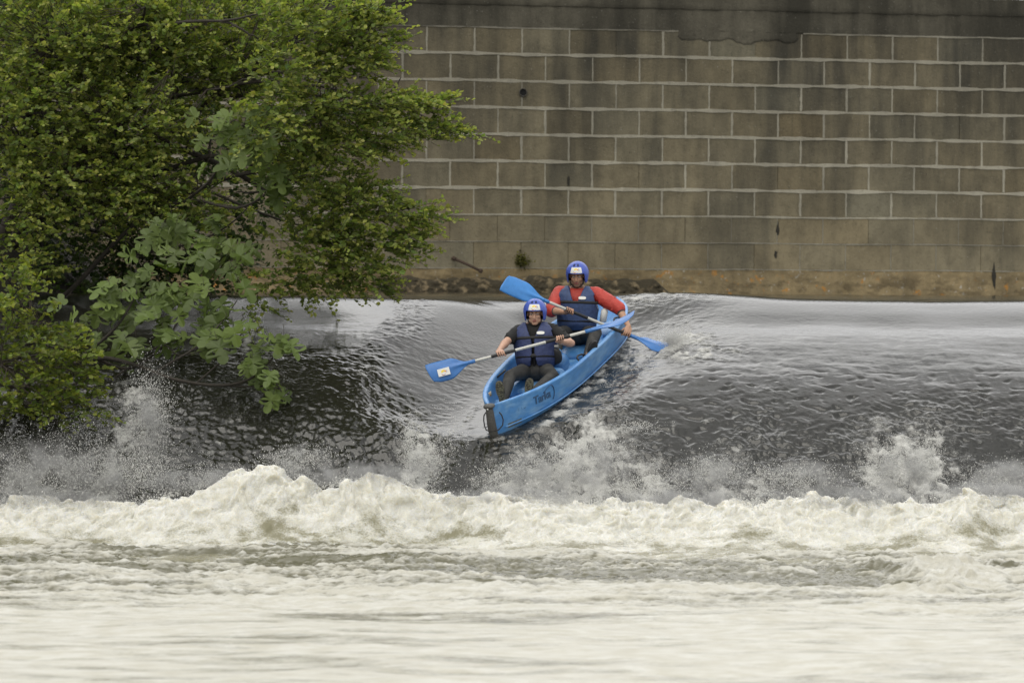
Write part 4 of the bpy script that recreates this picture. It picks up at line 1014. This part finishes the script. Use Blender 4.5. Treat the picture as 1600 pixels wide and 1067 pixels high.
def logo(mb, fn, w_, h_, off):
    """little sun and wave emblem: list of (polyline polygons); fn(u, v, off) -> point"""
    def poly(cx, cy, rx, ry, a0, a1, m, n=10):
        V = [fn(cx, cy, off)]
        for i in range(n+1):
            a = a0+(a1-a0)*i/n; V.append(fn(cx+rx*math.cos(a), cy+ry*math.sin(a), off))
        mb.add(V, [(0, i+1, i+2) for i in range(n)], m)
    poly(-.04*w_, .02*h_, .17*w_, .28*h_, .3, 3.5, 1); poly(.08*w_, .0, .12*w_, .20*h_, -.5, 1.9, 0)
    def arc(cx, cy, r, a0, a1, wd, m, n=9):
        V = []
        for i in range(n+1):
            a = a0+(a1-a0)*i/n; t = wd*math.sin(math.pi*(i+.4)/(n+.8))
            V += [fn(cx+(r-t)*w_*math.cos(a), cy+(r-t)*w_*math.sin(a), off*1.15), fn(cx+(r+t)*w_*math.cos(a), cy+(r+t)*w_*math.sin(a), off*1.15)]
        mb.add(V, [(2*i, 2*i+2, 2*i+3, 2*i+1) for i in range(n)], m)
    arc(-.02*w_, -.08*h_, .20, 3.4, 5.6, .022, 2); arc(.16*w_, .0, .10, -.9, 1.2, .02, 2); arc(-.10*w_, -.20*h_, .12, 3.3, 5.8, .02, 0)

def head_parts(mb, c, R):
    H = lambda x, y, z: Vector(c) + R @ Vector((x, y, z))
    # x = side, y = forward, z = up, origin between the ears
    mb.ell(H(0, -.012, .035), (.074, .092, .085), R); mb.ell(H(0, .018, -.035), (.060, .068, .078), R)
    mb.ell(H(0, .050, -.092), (.034, .030, .024), R); mb.ell(H(0, .02, -.07), (.054, .06, .035), R)
    mb.capsule(H(-.036, .074, .022), H(.036, .074, .022), .012, .012)                      # brow
    mb.capsule(H(0, .080, .012), H(0, .101, -.030), .009, .013)                             # nose
    mb.ell(H(.010, .092, -.034), (.009, .010, .008), R); mb.ell(H(-.010, .092, -.034), (.009, .010, .008), R)
    for s in (-1, 1):
        mb.ell(H(s*.036, .062, -.022), (.022, .020, .022), R)                               # cheek
        mb.ell(H(s*.046, .02, -.065), (.018, .04, .025), R)                                 # jaw corner
        mb.ell(H(s*.076, -.008, -.002), (.010, .020, .032), R)                              # ear
    mb.capsule(H(-.017, .081, -.058), H(.017, .081, -.058), .0065, .0065); mb.capsule(H(-.014, .080, -.069), H(.014, .080, -.069), .0075, .0075)

def helmet(c, R, parent, org):
    H = lambda p: Vector(c) + R @ Vector(p)
    rx, ry, rz = .124, .140, .130
    def edge(az):                                            # az 0 = front; lower edge height
        a = abs(az); t = float(sst(a, math.radians(44), math.radians(64)))
        return .040*(1-t) + (-.080 - .012*math.cos(a*2))*t
    def surf(az, q, off=0.0):
        """q from 0 (crown) to 1 (edge)"""
        z0 = edge(az); zt = rz+.022
        f = math.sin(q*math.pi/2)
        zz = zt - (zt-z0)*(1-math.cos(q*math.pi/2))
        k = max(0., min(1., (zz-.022)/rz)) if zz > .022 else 0
        r = math.sqrt(max(0, 1-k*k)) if zz > .022 else 1.0 - .5*((.022-zz)/.3)**1.2
        return Vector((math.sin(az)*(rx+off)*r, math.cos(az)*(ry+off)*r - .004, zz + off*(1-r)*1.0))
    na_, nq = 96, 22; V = [H((0, -.004, rz+.022))]; F = []
    for j in range(1, nq+1):
        for i in range(na_): V.append(H(surf(-math.pi+2*math.pi*i/na_, j/nq)))
    for i in range(na_):
        F.append((0, 1+i, 1+(i+1) % na_))
        for j in range(nq-1): a = 1+j*na_; F.append((a+i, a+na_+i, a+na_+(i+1) % na_, a+(i+1) % na_))
    o = mk('helmet', V, F, [M_helm, M_lining], parent, org=org)
    bm = bmesh.new(); bm.from_mesh(o.data); bmesh.ops.recalc_face_normals(bm, faces=bm.faces); bm.to_mesh(o.data); bm.free()
    bake(o, [('SOLIDIFY', dict(thickness=.009, offset=-1, material_offset=1, material_offset_rim=0))])
    def at(xm, zm, off):                                      # metres across / up on the front
        az = xm/ry; zz = .092 + zm; zt = rz+.022; z0 = edge(az)
        q = math.acos(max(-1, min(1, 1-(zt-zz)/(zt-z0))))*2/math.pi
        return H(surf(az, q, off))
    mb = MB(); V = []; nx, nz = 14, 8; cx, cz, w_, h_ = .006, -.014, .150, .056
    for j in range(nz):
        for i in range(nx): V.append(at(cx+(i/(nx-1)-.5)*w_, cz+(j/(nz-1)-.5)*h_, .0016))
    mb.add(V, [tuple(f) for f in gridF(nx, nz)], 0)
    s_ = mb.build('helmet_sticker', M_white, o, org=None)
    # children of the helmet share its local space
    for v in s_.data.vertices: v.co -= Vector(org)
    mb = MB(); logo(mb, lambda u, v, of: at(cx+u, cz+.004+v, of) - Vector(org), w_, h_, .0030); mb.build('printed_emblem', [M_orange, M_yellow, M_bluep], o, smooth=False)
    mb = MB()
    for x0 in (-.052, -.030, .022, .044):
        p = [at(x0+cx*.5, .024+k*.006, .001)-Vector(org) for k in range(4)]; mb.tube(p, .0042, 6)
    mb.build('vent_slots', M_lining, o)
    for sd in (-1, 1):
        mb = MB(); pts = [H(p)-Vector(org) for p in ((sd*.080, .030, -.045), (sd*.066, .045, -.085), (sd*.035, .052, -.116), (0, .050, -.124))]
        mb.tube(pts, .0055, 6); mb.build('chin_strap', M_strap, o)
    return o

def ik(s, w_, l1, l2, pole):
    s, w_, pole = Vector(s), Vector(w_), Vector(pole); d = w_-s; D = d.length; D2 = min(D, (l1+l2)*.995); t = d/D
    k = l1 if False else (l1*l1-l2*l2+D2*D2)/(2*D2); h = math.sqrt(max(l1*l1-k*k, 0)); pl = (pole-t*pole.dot(t)).normalized()
    sc = D/D2; return s + t*k*sc + pl*h

def hand(mb, h, sdir, wdir, ndir, thumb, rs=.016):
    """h point on the shaft, sdir shaft direction, wdir towards the wrist, ndir side the palm's back faces, thumb=+1/-1 along sdir"""
    sdir = Vector(sdir).normalized(); wdir = (Vector(wdir)-sdir*Vector(wdir).dot(sdir)).normalized()
    ndir = Vector(ndir); ndir = (ndir-sdir*ndir.dot(sdir)); ndir = (ndir-wdir*ndir.dot(wdir)).normalized()
    R = Matrix((sdir, wdir, ndir)).transposed(); h = Vector(h)
    mb.ell(h + ndir*(rs+.010)+wdir*.044, (.041, .046, .015), R, e=.75)
    mb.ell(h + ndir*(rs+.004)+wdir*.060+sdir*thumb*.016, (.022, .030, .017), R)
    lens = [1.0, 1.08, 1.02, .84]
    for i in range(4):
        off = sdir*thumb*(.033-.022*i); r0 = .0095-.0006*i; pts = []; R1 = rs+.0095
        for k, an in enumerate((-52, -8, 34, 84, 132, 176)):
            a = math.radians(an*lens[i] if an > 0 else an); rr = R1 + (.010 if k == 0 else .004 if k == 1 else 0)
            pts.append(h + off + ndir*rr*math.cos(a) - wdir*rr*math.sin(a) + sdir*thumb*(.0015*k))
        for k in range(5): mb.capsule(pts[k], pts[k+1], r0-.0004*k, r0-.0004*(k+1), n=10)
    b = h + wdir*.056 + sdir*thumb*.030 + ndir*.012
    tp = [b, h + wdir*.036 + sdir*thumb*.050 - ndir*.002, h + wdir*.014 + sdir*thumb*.052 - ndir*(rs+.006), h - wdir*.016 + sdir*thumb*.044 - ndir*(rs+.008)]
    for k in range(3): mb.capsule(tp[k], tp[k+1], .0125-.001*k, .0115-.001*k, n=10)
    return h + ndir*(rs+.008) + wdir*.085

def shoe(c, toe, sole_n, parent, org, msole, mtop):
    """c heel-ball centre; toe direction (heel->toe), sole_n outward normal of the sole"""
    toe = Vector(toe).normalized(); sn = Vector(sole_n); sn = (sn-toe*sn.dot(toe)).normalized(); sd = toe.cross(sn); R = Matrix((sd, toe, -sn)).transposed(); c = Vector(c)
    mb = MB(); mb.ell(c + toe*.055 - sn*.035, (.046, .085, .036), R, e=.8); mb.ell(c - toe*.075 - sn*.040, (.036, .060, .045), R, e=.8); mb.capsule(c - toe*.08 - sn*.03, c - toe*.085 - sn*.11, .038, .042)
    o = mb.build('shoe', mtop, parent, org=org); remesh(o, .006, 4)
    mb = MB(); V = []; F = []; n = 36
    for lv, (k, of) in enumerate(((.92, .004), (1.0, .008), (1.0, .022), (.93, .026))):
        for i in range(n):
            a = 2*math.pi*i/n; y = math.sin(a)*.138; wv = .046*(1+.18*math.sin(a)) if y > 0 else .040
            wv *= 1-.16*math.exp(-((y+.02)/.04)**2); V.append(c + (toe*y + sd*math.cos(a)*wv)*k + sn*(of-.022) - Vector(org))
    for j in range(3):
        for i in range(n): F.append((j*n+i, j*n+(i+1) % n, (j+1)*n+(i+1) % n, (j+1)*n+i))
    F.append(tuple(3*n+i for i in range(n))); F.append(tuple(range(n-1, -1, -1)))
    mb.add(V, F)
    for y in np.arange(-.115, .12, .022): mb.box(c + toe*y + sn*.006 - Vector(org), (.066, .011, .008), R)
    mb.build('sole', msole, o, smooth=False)

TP = [(0, .150, .112), (.10, .152, .112), (.22, .165, .118), (.33, .185, .122), (.40, .188, .115), (.45, .165, .095), (.49, .110, .070), (.53, .062, .055)]
def prof(t): ts = [a[0] for a in TP]; return float(np.interp(t, ts, [a[1] for a in TP])), float(np.interp(t, ts, [a[2] for a in TP]))
def torso_mesh(mb, H, R, grow, t0=-.04, t1=.53, n=32, cut=None):
    V = []; F = []; ts = np.linspace(t0, t1, 24)
    for t in ts:
        a, b = prof(max(t, 0)); a += grow; b += grow
        for k in range(n):
            an = 2*math.pi*k/n; c_, s_ = math.cos(an), math.sin(an); e = .8
            V.append(H + R @ Vector((a*math.copysign(abs(c_)**e, c_), b*math.copysign(abs(s_)**e, s_), t)))
    for j in range(len(ts)-1):
        for k in range(n): F.append((j*n+k, j*n+(k+1) % n, (j+1)*n+(k+1) % n, (j+1)*n+k))
    F.append(tuple(range(n-1, -1, -1))); F.append(tuple((len(ts)-1)*n+k for k in range(n)))
    mb.add(V, F)

def make_person(cfg):
    H = cfg['hips']; Nk = cfg['neck']; up = (Nk-H).normalized(); R = frame(up, cfg['fwd']); sc = (Nk-H).length/.49; org = H.copy()
    T = lambda x, y, z: H + R @ Vector((x, y, z*sc))
    hc, HR = cfg['head'], frame(cfg['head_up'], cfg['head_fwd'])
    # ---- body: one continuous skin
    mb = MB(); torso_mesh(mb, H, R, -.012)
    sv = [H + R @ Vector((0, 0, .0))]
    mb.capsule(T(0, -.005, .44), hc + HR @ Vector((0, -.015, -.055)), .060, .056)
    head_parts(mb, hc, HR)
    mb.ell(T(0, 0, .0), (.155, .12, .10), R)
    joints = {}
    for sd in (-1, 1):
        a = cfg['arm'][sd]; S = T(sd*cfg['shw'], 0, .425); w_ = hand(mb, a['grip'], a['sdir'], a['wdir'], a['ndir'], a['thumb'])
        E_ = ik(S, w_, a.get('l1', .30), a.get('l2', .26), a['pole']); joints[sd] = (S, E_, w_)
        mb.capsule(S, E_, .052, .040); mid = E_.lerp(w_, .28)
        mb.capsule(E_, mid, .041, .044); mb.capsule(mid, w_, .044, .027, sq=.9)
        q = w_ + (w_-E_).normalized()*.0; hh = Vector(a['grip']); mb.capsule(w_, w_.lerp(hh, .45)+Vector(a['ndir']).normalized()*.006, .027, .022)
    lg = {}
    for l in cfg['leg'].values():
        if 'toe' in l:
            tt = Vector(l['toe']).normalized(); sn = Vector(l['sole']); sn = (sn-tt*sn.dot(tt)).normalized(); l['ankle'] = l['shoe'] - sn*.10 - tt*.075; l['foot'] = tt+sn*.5
    for sd in (-1, 1):
        l = cfg['leg'][sd]; hp = T(sd*.095, .02, .0); lg[sd] = (hp, l['knee'], l['ankle'])
        mb.capsule(hp, l['knee'], .080, .055); m2 = l['knee'].lerp(l['ankle'], .3); mb.capsule(l['knee'], m2, .052, .054); mb.capsule(m2, l['ankle'], .054, .036)
        mb.capsule(l['ankle'], l['ankle']+l['foot'].normalized()*.09, .034, .022)
    body = mb.build('person', [cfg['skin'], M_beard, M_lip], org=org, label=cfg['label'], cat='person', group=cfg.get('group'))
    remesh(body, .0042, 3, .4)
    body.data.materials.clear(); [body.data.materials.append(m) for m in (cfg['skin'], M_beard, M_lip)]
    HI = HR.transposed(); mi = np.zeros(len(body.data.polygons), np.int32)
    for p in body.data.polygons:
        q = HI @ (p.center + org - hc)
        if q.z > -.13 and q.y > .0 and abs(q.x) < .1:
            if abs(q.x) < .020 and -.075 < q.z < -.053 and q.y > .083: mi[p.index] = 2
            elif cfg.get('beard') and (q.z < -.042) and q.z > -.125 and not (abs(q.x) < .022 and q.z > -.05): mi[p.index] = 1
    body.data.polygons.foreach_set('material_index', mi)
    Pn = body; kid = dict(parent=Pn, org=org)
    # ---- face details
    for sd in (-1, 1):
        p = hc + HR @ Vector((sd*.030, .0735, .004)); mb = MB(); mb.ell(p, (.0135, .011, .0075), HR, n=16); e_ = mb.build('eye', M_eye, **kid)
        mb = MB(); mb.ell(p + HR @ Vector((0, .0075, -.001)) - org, (.0052, .0045, .0052), HR, n=12); mb.build('iris', M_iris, e_)
        mb = MB(); mb.capsule(hc + HR @ Vector((sd*.014, .0865, .0215)), hc + HR @ Vector((sd*.046, .0775, .024)), .0048, .0038, n=8); mb.build('eyebrow', M_brow, **kid)
    helmet(hc + HR @ Vector((0, -.005, .005)), HR, Pn, org)
    # ---- shirt
    mb = MB(); torso_mesh(mb, H, R, .004, -.06, .485)
    for sd in (-1, 1):
        S, E_, w_ = joints[sd]; sl = cfg['sleeve']; e2 = S.lerp(E_, sl[0]); mb.capsule(T(sd*.09, -.005, .445), S, .058, .064*sl[1]); mb.capsule(S, S.lerp(e2, .5), .066*sl[1], .068*sl[1]); mb.capsule(S.lerp(e2, .5), e2, .068*sl[1], .060*sl[1])
        if sl[0] >= 1: mb.capsule(e2, E_.lerp(w_, sl[2]), .060*sl[1], .056*sl[1])
        for q in range(5):                                    # folds
            f0 = S.lerp(e2, .15+.18*q); ax = (e2-S).normalized(); ob = ax.orthogonal().normalized(); ob.rotate(Matrix.Rotation(q*2.1+sd, 3, ax))
            mb.ell(f0 + ob*.050*sl[1], (.03, .03, .013), Matrix((ob.cross(ax), ob, ax)).transposed())
    o = mb.build('shirt', cfg['shirt'], **kid); remesh(o, .0055, 5)
    if cfg.get('cuff'):
        for sd in (-1, 1):
            S, E_, w_ = joints[sd]; sl = cfg['sleeve']; a = E_.lerp(w_, sl[2]-.02); b = E_.lerp(w_, sl[2]+.24); mb = MB(); mb.tube([a, a.lerp(b, .3), b], [.052, .050, .045], 20); mb.build('cuff', M_cuff, **kid)
    # ---- trousers
    mb = MB(); mb.ell(T(0, 0, -.01), (.170, .135, .115), R)
    for sd in (-1, 1):
        hp, kn, an = lg[sd]; mb.capsule(hp, kn, .090, .066); m2 = kn.lerp(an, .35); mb.capsule(kn, m2, .064, .062); mb.capsule(m2, kn.lerp(an, .97), .062, .046)
        mb.ell(kn + Vector((0, -.01, .014)), (.058, .058, .05))
    o = mb.build('trousers', M_neo, **kid); remesh(o, .0065, 5)
    for sd in (-1, 1):
        l = cfg['leg'][sd]
        if 'toe' in l: shoe(l['shoe'], l['toe'], l['sole'], Pn, org, cfg['msole'], M_shoe)
    # ---- buoyancy jacket, built as a shell round the torso
    gap = .010; V = []; nT, nA = 74, 150; th0, th1 = cfg.get('jt0', .03), .500; cols_ = []
    keep = np.zeros((nT, nA), bool)
    for j in range(nT):
        t = th0+(th1-th0)*j/(nT-1); a, b = prof(t); puff = .016 + .030*float(sst(t, th0-.02, th0+.07))*(1-float(sst(t, .34, .50))) + .012
        a2, b2 = a+puff*.85, b+puff*1.25
        for k in range(nA):
            az = -math.pi + 2*math.pi*k/nA; s_, c_ = math.sin(az), math.cos(az); e = .85
            x = a2*math.copysign(abs(s_)**e, s_); y = b2*math.copysign(abs(c_)**e, c_)
            V.append(H + R @ Vector((x, y, t*sc)))
            aa = abs(math.degrees(az)); ok = True
            if ((aa-92)/(40 if t < .40 else 34))**2 + ((t-.405)/.135)**2 < 1 and t < .475: ok = False
            if t >= .455 and 78 < aa < 106: ok = False
            if t > .33 and abs(x) < .022+.38*(t-.34) and c_ > 0: ok = False
            if t > .46 and abs(x) < .068: ok = False
            if cfg['open_front'] and c_ > 0 and abs(x) < .012 + (.028*max(0, (.14-t)/.14) if t < .14 else 0): ok = False
            keep[j, k] = ok
    F = []
    for j in range(nT-1):
        for k in range(nA):
            k2 = (k+1) % nA
            if keep[j, k] and keep[j, k2] and keep[j+1, k] and keep[j+1, k2]: F.append((j*nA+k, j*nA+k2, (j+1)*nA+k2, (j+1)*nA+k))
    o = mk('life_jacket', V, F, cfg['jacket'], **{'parent': Pn, 'org': org})
    bm = bmesh.new(); bm.from_mesh(o.data); bmesh.ops.delete(bm, geom=[v for v in bm.verts if not v.link_faces], context='VERTS'); bm.to_mesh(o.data); bm.free()
    bake(o, [('SOLIDIFY', dict(thickness=.034, offset=-.4)), ('REMESH', dict(mode='VOXEL', voxel_size=.0055)), ('SMOOTH', dict(factor=.5, iterations=9))])
    jk = o; oo = org
    def band(t, name, x0=-1, x1=1, wd=.030, lift=.010, tilt=0):
        a, b = prof(t); puff = .016 + .030*float(sst(t, th0-.02, th0+.07))*(1-float(sst(t, .34, .50))) + .012; V = []; n = 60
        for k in range(n+1):
            az = math.pi*(x0+(x1-x0)*k/n); s_, c_ = math.sin(az), math.cos(az); e = .85
            for (dz, ex) in ((-wd/2, 0), (wd/2, 0)):
                for of in (lift, lift-.008):
                    x = (a+puff*.85+of)*math.copysign(abs(s_)**e, s_); y = (b+puff*1.25+of)*math.copysign(abs(c_)**e, c_); V.append(H + R @ Vector((x, y, t*sc+dz+tilt*x)) - oo)
        F = []
        for k in range(n):
            b0 = 4*k; b1 = 4*k+4
            F += [(b0, b1, b1+2, b0+2), (b0+1, b0+3, b1+3, b1+1), (b0, b0+1, b1+1, b1), (b0+2, b1+2, b1+3, b0+3)]
        mb = MB(); mb.add(V, F); return mb.build(name, M_strap, jk)
    band(.325, 'chest_strap', -.40, .40); band(.135, 'waist_strap', -1, 1, .036)
    # buckles and zip
    mb = MB(); a, b = prof(.325); fy = b+.058
    for (t, sx) in ((.325, .030), (.135, .034)):
        a, b = prof(t); bk_ = MB(); bk_.box(H + R @ Vector((0, b+.066, t*sc)) - oo, (sx*1.4, .014, .030), R); bk_.build('buckle', M_strap, jk)
    if cfg['open_front']:
        mb = MB(); mb.tube([H + R @ Vector((0, .118, (.03+.3*k/5)*sc)) - oo for k in range(6)], .014, 8)
        mb.build('front_zip', M_strap, jk)
    # oval maker's patch on the wearer's left chest
    mb = MB(); t = .372; a, b = prof(t); V = [None]; n = 26
    def jp(x, z, of):
        t_ = t+z/sc; a, b = prof(t_); puff = .016 + .030*(1-float(sst(t_, .34, .50))) + .012; A, B = a+puff*.85, b+puff*1.25
        s_ = (abs(x)/A)**(1/.85); return H + R @ Vector((x, (B+of)*max(0, 1-s_*s_)**(.425), t_*sc)) - oo
    xx = cfg['patch_x']; V = [jp(xx, 0, .024)]
    for k in range(n):
        an = 2*math.pi*k/n; cx_ = math.copysign(abs(math.cos(an))**.6, math.cos(an)); V.append(jp(xx+.040*cx_, .0165*math.copysign(abs(math.sin(an))**.8, math.sin(an)), .024))
    mb.add(V, [(0, 1+k, 1+(k+1) % n) for k in range(n)]); mb.build('maker_patch', M_white, jk, smooth=False)
    return body, joints

# ------------------------------------------------------------------ paddles
M_shaft = mat('white_shaft', (.50, .50, .46), .35, var=.1); M_blade = mat('paddle_blue', (.045, .165, .44), .36, var=.08, scale=9); M_blade2 = mat('pale_paddle_blue', (.055, .24, .60), .36, var=.08, scale=9)
def blade(pal, B0, d, nrm, Ln, wid, m, flip=1, curve=.03, dark=None):
    """B0 blade root, d outwards, nrm face normal"""
    d = Vector(d).normalized(); nrm = Vector(nrm); nrm = (nrm-d*nrm.dot(d)).normalized(); s = d.cross(nrm)*flip; V = []; nu, nv = 26, 13
    for sidez in (1, -1):
        for i in range(nu):
            u = i/(nu-1); up_ = .018 + (wid*.56-.018)*float(sst(u, 0, .50))*(1-.16*float(sst(u, .75, 1.0))); lo = .018 + (wid*.44-.018)*float(sst(u, .05, .42))*(1-.06*float(sst(u, .8, 1)))
            for j in range(nv):
                v = -lo + (up_+lo)*j/(nv-1); end = 1.0 - .10*(j/(nv-1)) - .03*((j/(nv-1)-.5)*2)**4 - .012
                k = (v/(wid*.5)); th = .005*(1-.5*u)*(1-min(1, k*k)*.6)+.0015
                rib = .016*math.exp(-(v/.016)**2)*(1-float(sst(u, .2, .75)))
                V.append(Vector(B0) + d*(u*Ln*(1 if u < .5 else (1-(1-end)*(u-.5)*2))) + s*v + nrm*(curve*u*u*1.2 - .018*k*k*float(sst(u, .2, .6)) + sidez*(th+rib)))
    F = [tuple(f) for f in gridF(nv, nu)] + [tuple(f+nu*nv)[::-1] for f in gridF(nv, nu)]; o_ = nu*nv
    rimv = [j for j in range(nv)] + [i*nv+nv-1 for i in range(1, nu)] + [(nu-1)*nv+j for j in range(nv-2, -1, -1)] + [i*nv for i in range(nu-2, 0, -1)]
    for q in range(len(rimv)): a, b = rimv[q], rimv[(q+1) % len(rimv)]; F.append((b, a, a+o_, b+o_))
    mb = MB(); mb.add(V, F); mb.tube([Vector(B0)-d*.055, Vector(B0)+d*.01, Vector(B0)+d*.07], [.020, .020, .012], 14)
    o = mb.build('blade', m, pal); return o, d, nrm, s
def paddle(name, A, B, nA, nB, grips, label, mA, mB, LA=.47, LB=.47, fA=1, fB=1, wid=.20, cA=.03, cB=.03):
    A, B = Vector(A), Vector(B); d = (B-A).normalized(); c = (A+B)/2
    root = empty(name, c, label, 'paddle'); mb = MB(); a0 = A+d*LA-c; b0 = B-d*LB-c
    mb.tube([a0.lerp(b0, t) for t in np.linspace(0, 1, 12)], .0155, 16); mb.build('shaft', M_shaft, root)
    for g in grips:
        mb = MB(); mb.tube([g-d*.13-c, g-d*.125-c, g+d*.125-c, g+d*.13-c], [.0158, .0172, .0172, .0158], 16); mb.build('grip', M_black, root)
    r1 = blade(root, a0, -d, nA, LA, wid, mA, fA, cA); r2 = blade(root, b0, d, nB, LB, wid, mB, fB, cB)
    return root, r1, r2, c, a0

# front paddle
YA = -.42
FA, FB = P(665, 584.5, -.50), P(998, 496, -.30); fd = (FB-FA).normalized()
def on(A, B, px):
    a, b = 0, 1
    for _ in range(40):
        m_ = (a+b)/2; p = A.lerp(B, m_); q = CM.inverted() @ p; x = 800+F_PX*q.x/-q.z
        if x < px: a = m_
        else: b = m_
    return A.lerp(B, a)
g1, g2 = on(FA, FB, 782), on(FA, FB, 876)
padF = paddle('paddle', FA, FB, Vector((.1, -1, .25)), Vector((.25, -.14, 1)), [g1+fd*.03, g2-fd*.03], 'blue bladed paddle with grey shaft held across the front man', M_blade, M_blade, .47, .52, -1, 1, .215, .02, .06)
# sticker on its left blade
root, r1, r2, cc, a0 = padF; o_, d_, n_, s_ = r1
def bl(u, v, of): return a0 + d_*(.30+u) + s_*(.028*0+v) + n_*(.020*(.5)+of) 
mb = MB(); w_, h_ = .125, .078
cen = a0 + d_*.285 + n_*.024
ax = -d_; ay = n_.cross(ax); ay = ay if ay.z > 0 else -ay
fn = lambda u, v, of: cen + ax*u + ay*(v-.030) + n_*(of*0+of)
V = [fn(-w_/2, -h_/2, 0), fn(w_/2, -h_/2, 0), fn(w_/2, h_/2, 0), fn(-w_/2, h_/2, 0)] + [fn(-w_/2, -h_/2, -.006), fn(w_/2, -h_/2, -.006), fn(w_/2, h_/2, -.006), fn(-w_/2, h_/2, -.006)]
mb.add(V, [(0, 1, 2, 3), (0, 4, 5, 1), (1, 5, 6, 2), (2, 6, 7, 3), (3, 7, 4, 0)]); so = mb.build('blade_sticker', M_white, o_, smooth=False)
mb = MB(); logo(mb, fn, w_, h_, .002); mb.build('printed_emblem', [M_orange, M_yellow, M_bluep], o_, smooth=False)
# rear paddle
RA, RB = P(781, 441, .36), P(1046, 549, .80); rd = (RB-RA).normalized()
h1, h2 = on(RA, RB, 889), on(RA, RB, 979)
padR = paddle('paddle', RA, RB, Vector((.05, -.9, .35)), Vector((.2, -.45, .8)), [h1+rd*.09, h2-rd*.10], 'paddle with pale blue blade and white shaft dipped in the water by the rear man', M_blade2, M_blade, .52, .42, 1, 1, .215, .02, .05)

# ------------------------------------------------------------------ the two paddlers
up0 = Vector((0, 0, 1))
front = dict(hips=P(838, 578, .06), neck=P(836, 506, .12), fwd=(-.16, -1, .05), head=P(836, 490, .045), head_up=(-.03, -.14, 1), head_fwd=(-.10, -1, -.16), shw=.175,
    arm={1: dict(grip=g2, sdir=fd, wdir=(.15, .75, -.62), ndir=(0, -.45, .85), thumb=-1, pole=(1, .05, -.55), l1=.29, l2=.25),
         -1: dict(grip=g1, sdir=fd, wdir=(.25, .85, .20), ndir=(0, -.35, .9), thumb=1, pole=(-1, .2, -.5), l1=.29, l2=.26)},
    leg={}, skin=M_skin, shirt=M_black_cloth, sleeve=(.72, 1.0, 0), jacket=M_navy, open_front=True, patch_x=.085, msole=M_sole,
    label='front man in black t-shirt, navy life jacket and blue helmet, paddling with both arms')
# image right = person's left = +side
front['leg'][-1] = dict(knee=P(797, 588, -.36), ankle=P(789, 616, -.66), foot=Vector((0, -1, -.1)))
front['leg'][1] = dict(knee=P(864, 588, -.34), ankle=P(832, 612, -.70), foot=Vector((0, -1, -.1)))
front['leg'][-1].update(shoe=P(783, 616, -.74), toe=(-.22, .0, 1), sole=(-.1, -1, .10)); front['leg'][1].update(shoe=P(826, 612, -.78), toe=(.12, 0, 1), sole=(.05, -1, .10))
rear = dict(hips=P(901, 521, .98), neck=P(903, 449, 1.0), fwd=(-.15, -1, 0), head=P(902, 431, .93), head_up=(-.03, -.22, 1), head_fwd=(-.16, -1, -.28), shw=.195,
    arm={1: dict(grip=h2, sdir=rd, wdir=(-.45, .35, .85), ndir=(.35, -.8, .3), thumb=-1, pole=(1, .1, -.1), l1=.30, l2=.27),
         -1: dict(grip=h1, sdir=rd, wdir=(-.75, .6, -.25), ndir=(-.1, -.75, .6), thumb=1, pole=(-1, -.1, -.8), l1=.29, l2=.26)},
    leg={}, skin=M_skin2, beard=True, shirt=M_red, sleeve=(1.0, 1.22, .06), cuff=True, jacket=M_navy2, open_front=False, patch_x=.075, msole=M_shoe,
    label='bearded rear man in red jacket, blue life jacket and blue helmet, paddle in the water')
rear['leg'][1] = dict(knee=P(931, 520, .55), ankle=P(918, 552, .28), foot=Vector((0, -1, .4)), shoe=P(924, 552, .20), toe=(.35, -.2, 1), sole=(.3, -1, 0))
rear['leg'][-1] = dict(knee=P(874, 520, .58), ankle=P(868, 552, .30), foot=Vector((0, -1, .4)), shoe=P(866, 552, .24), toe=(-.15, -.2, 1), sole=(-.1, -1, 0))
make_person(front); make_person(rear)

# things stowed behind the rear man's left hip: a white bottle with a red cap
bp = P(944, 490, .92); mb = MB(); ax = Vector((.15, -.2, 1)).normalized()
mb.tube([bp-ax*.09, bp-ax*.085, bp+ax*.03, bp+ax*.055, bp+ax*.062], [.03, .038, .038, .018, .016], 18)
b_ = mb.build('bottle', M_white, org=bp, label='white bottle with red cap tucked behind the rear man', cat='bottle')
mb = MB(); mb.tube([ax*.062, ax*.088], [.022, .020], 16); mb.build('cap', mat('red_cap', (.55, .03, .05), .5), b_)
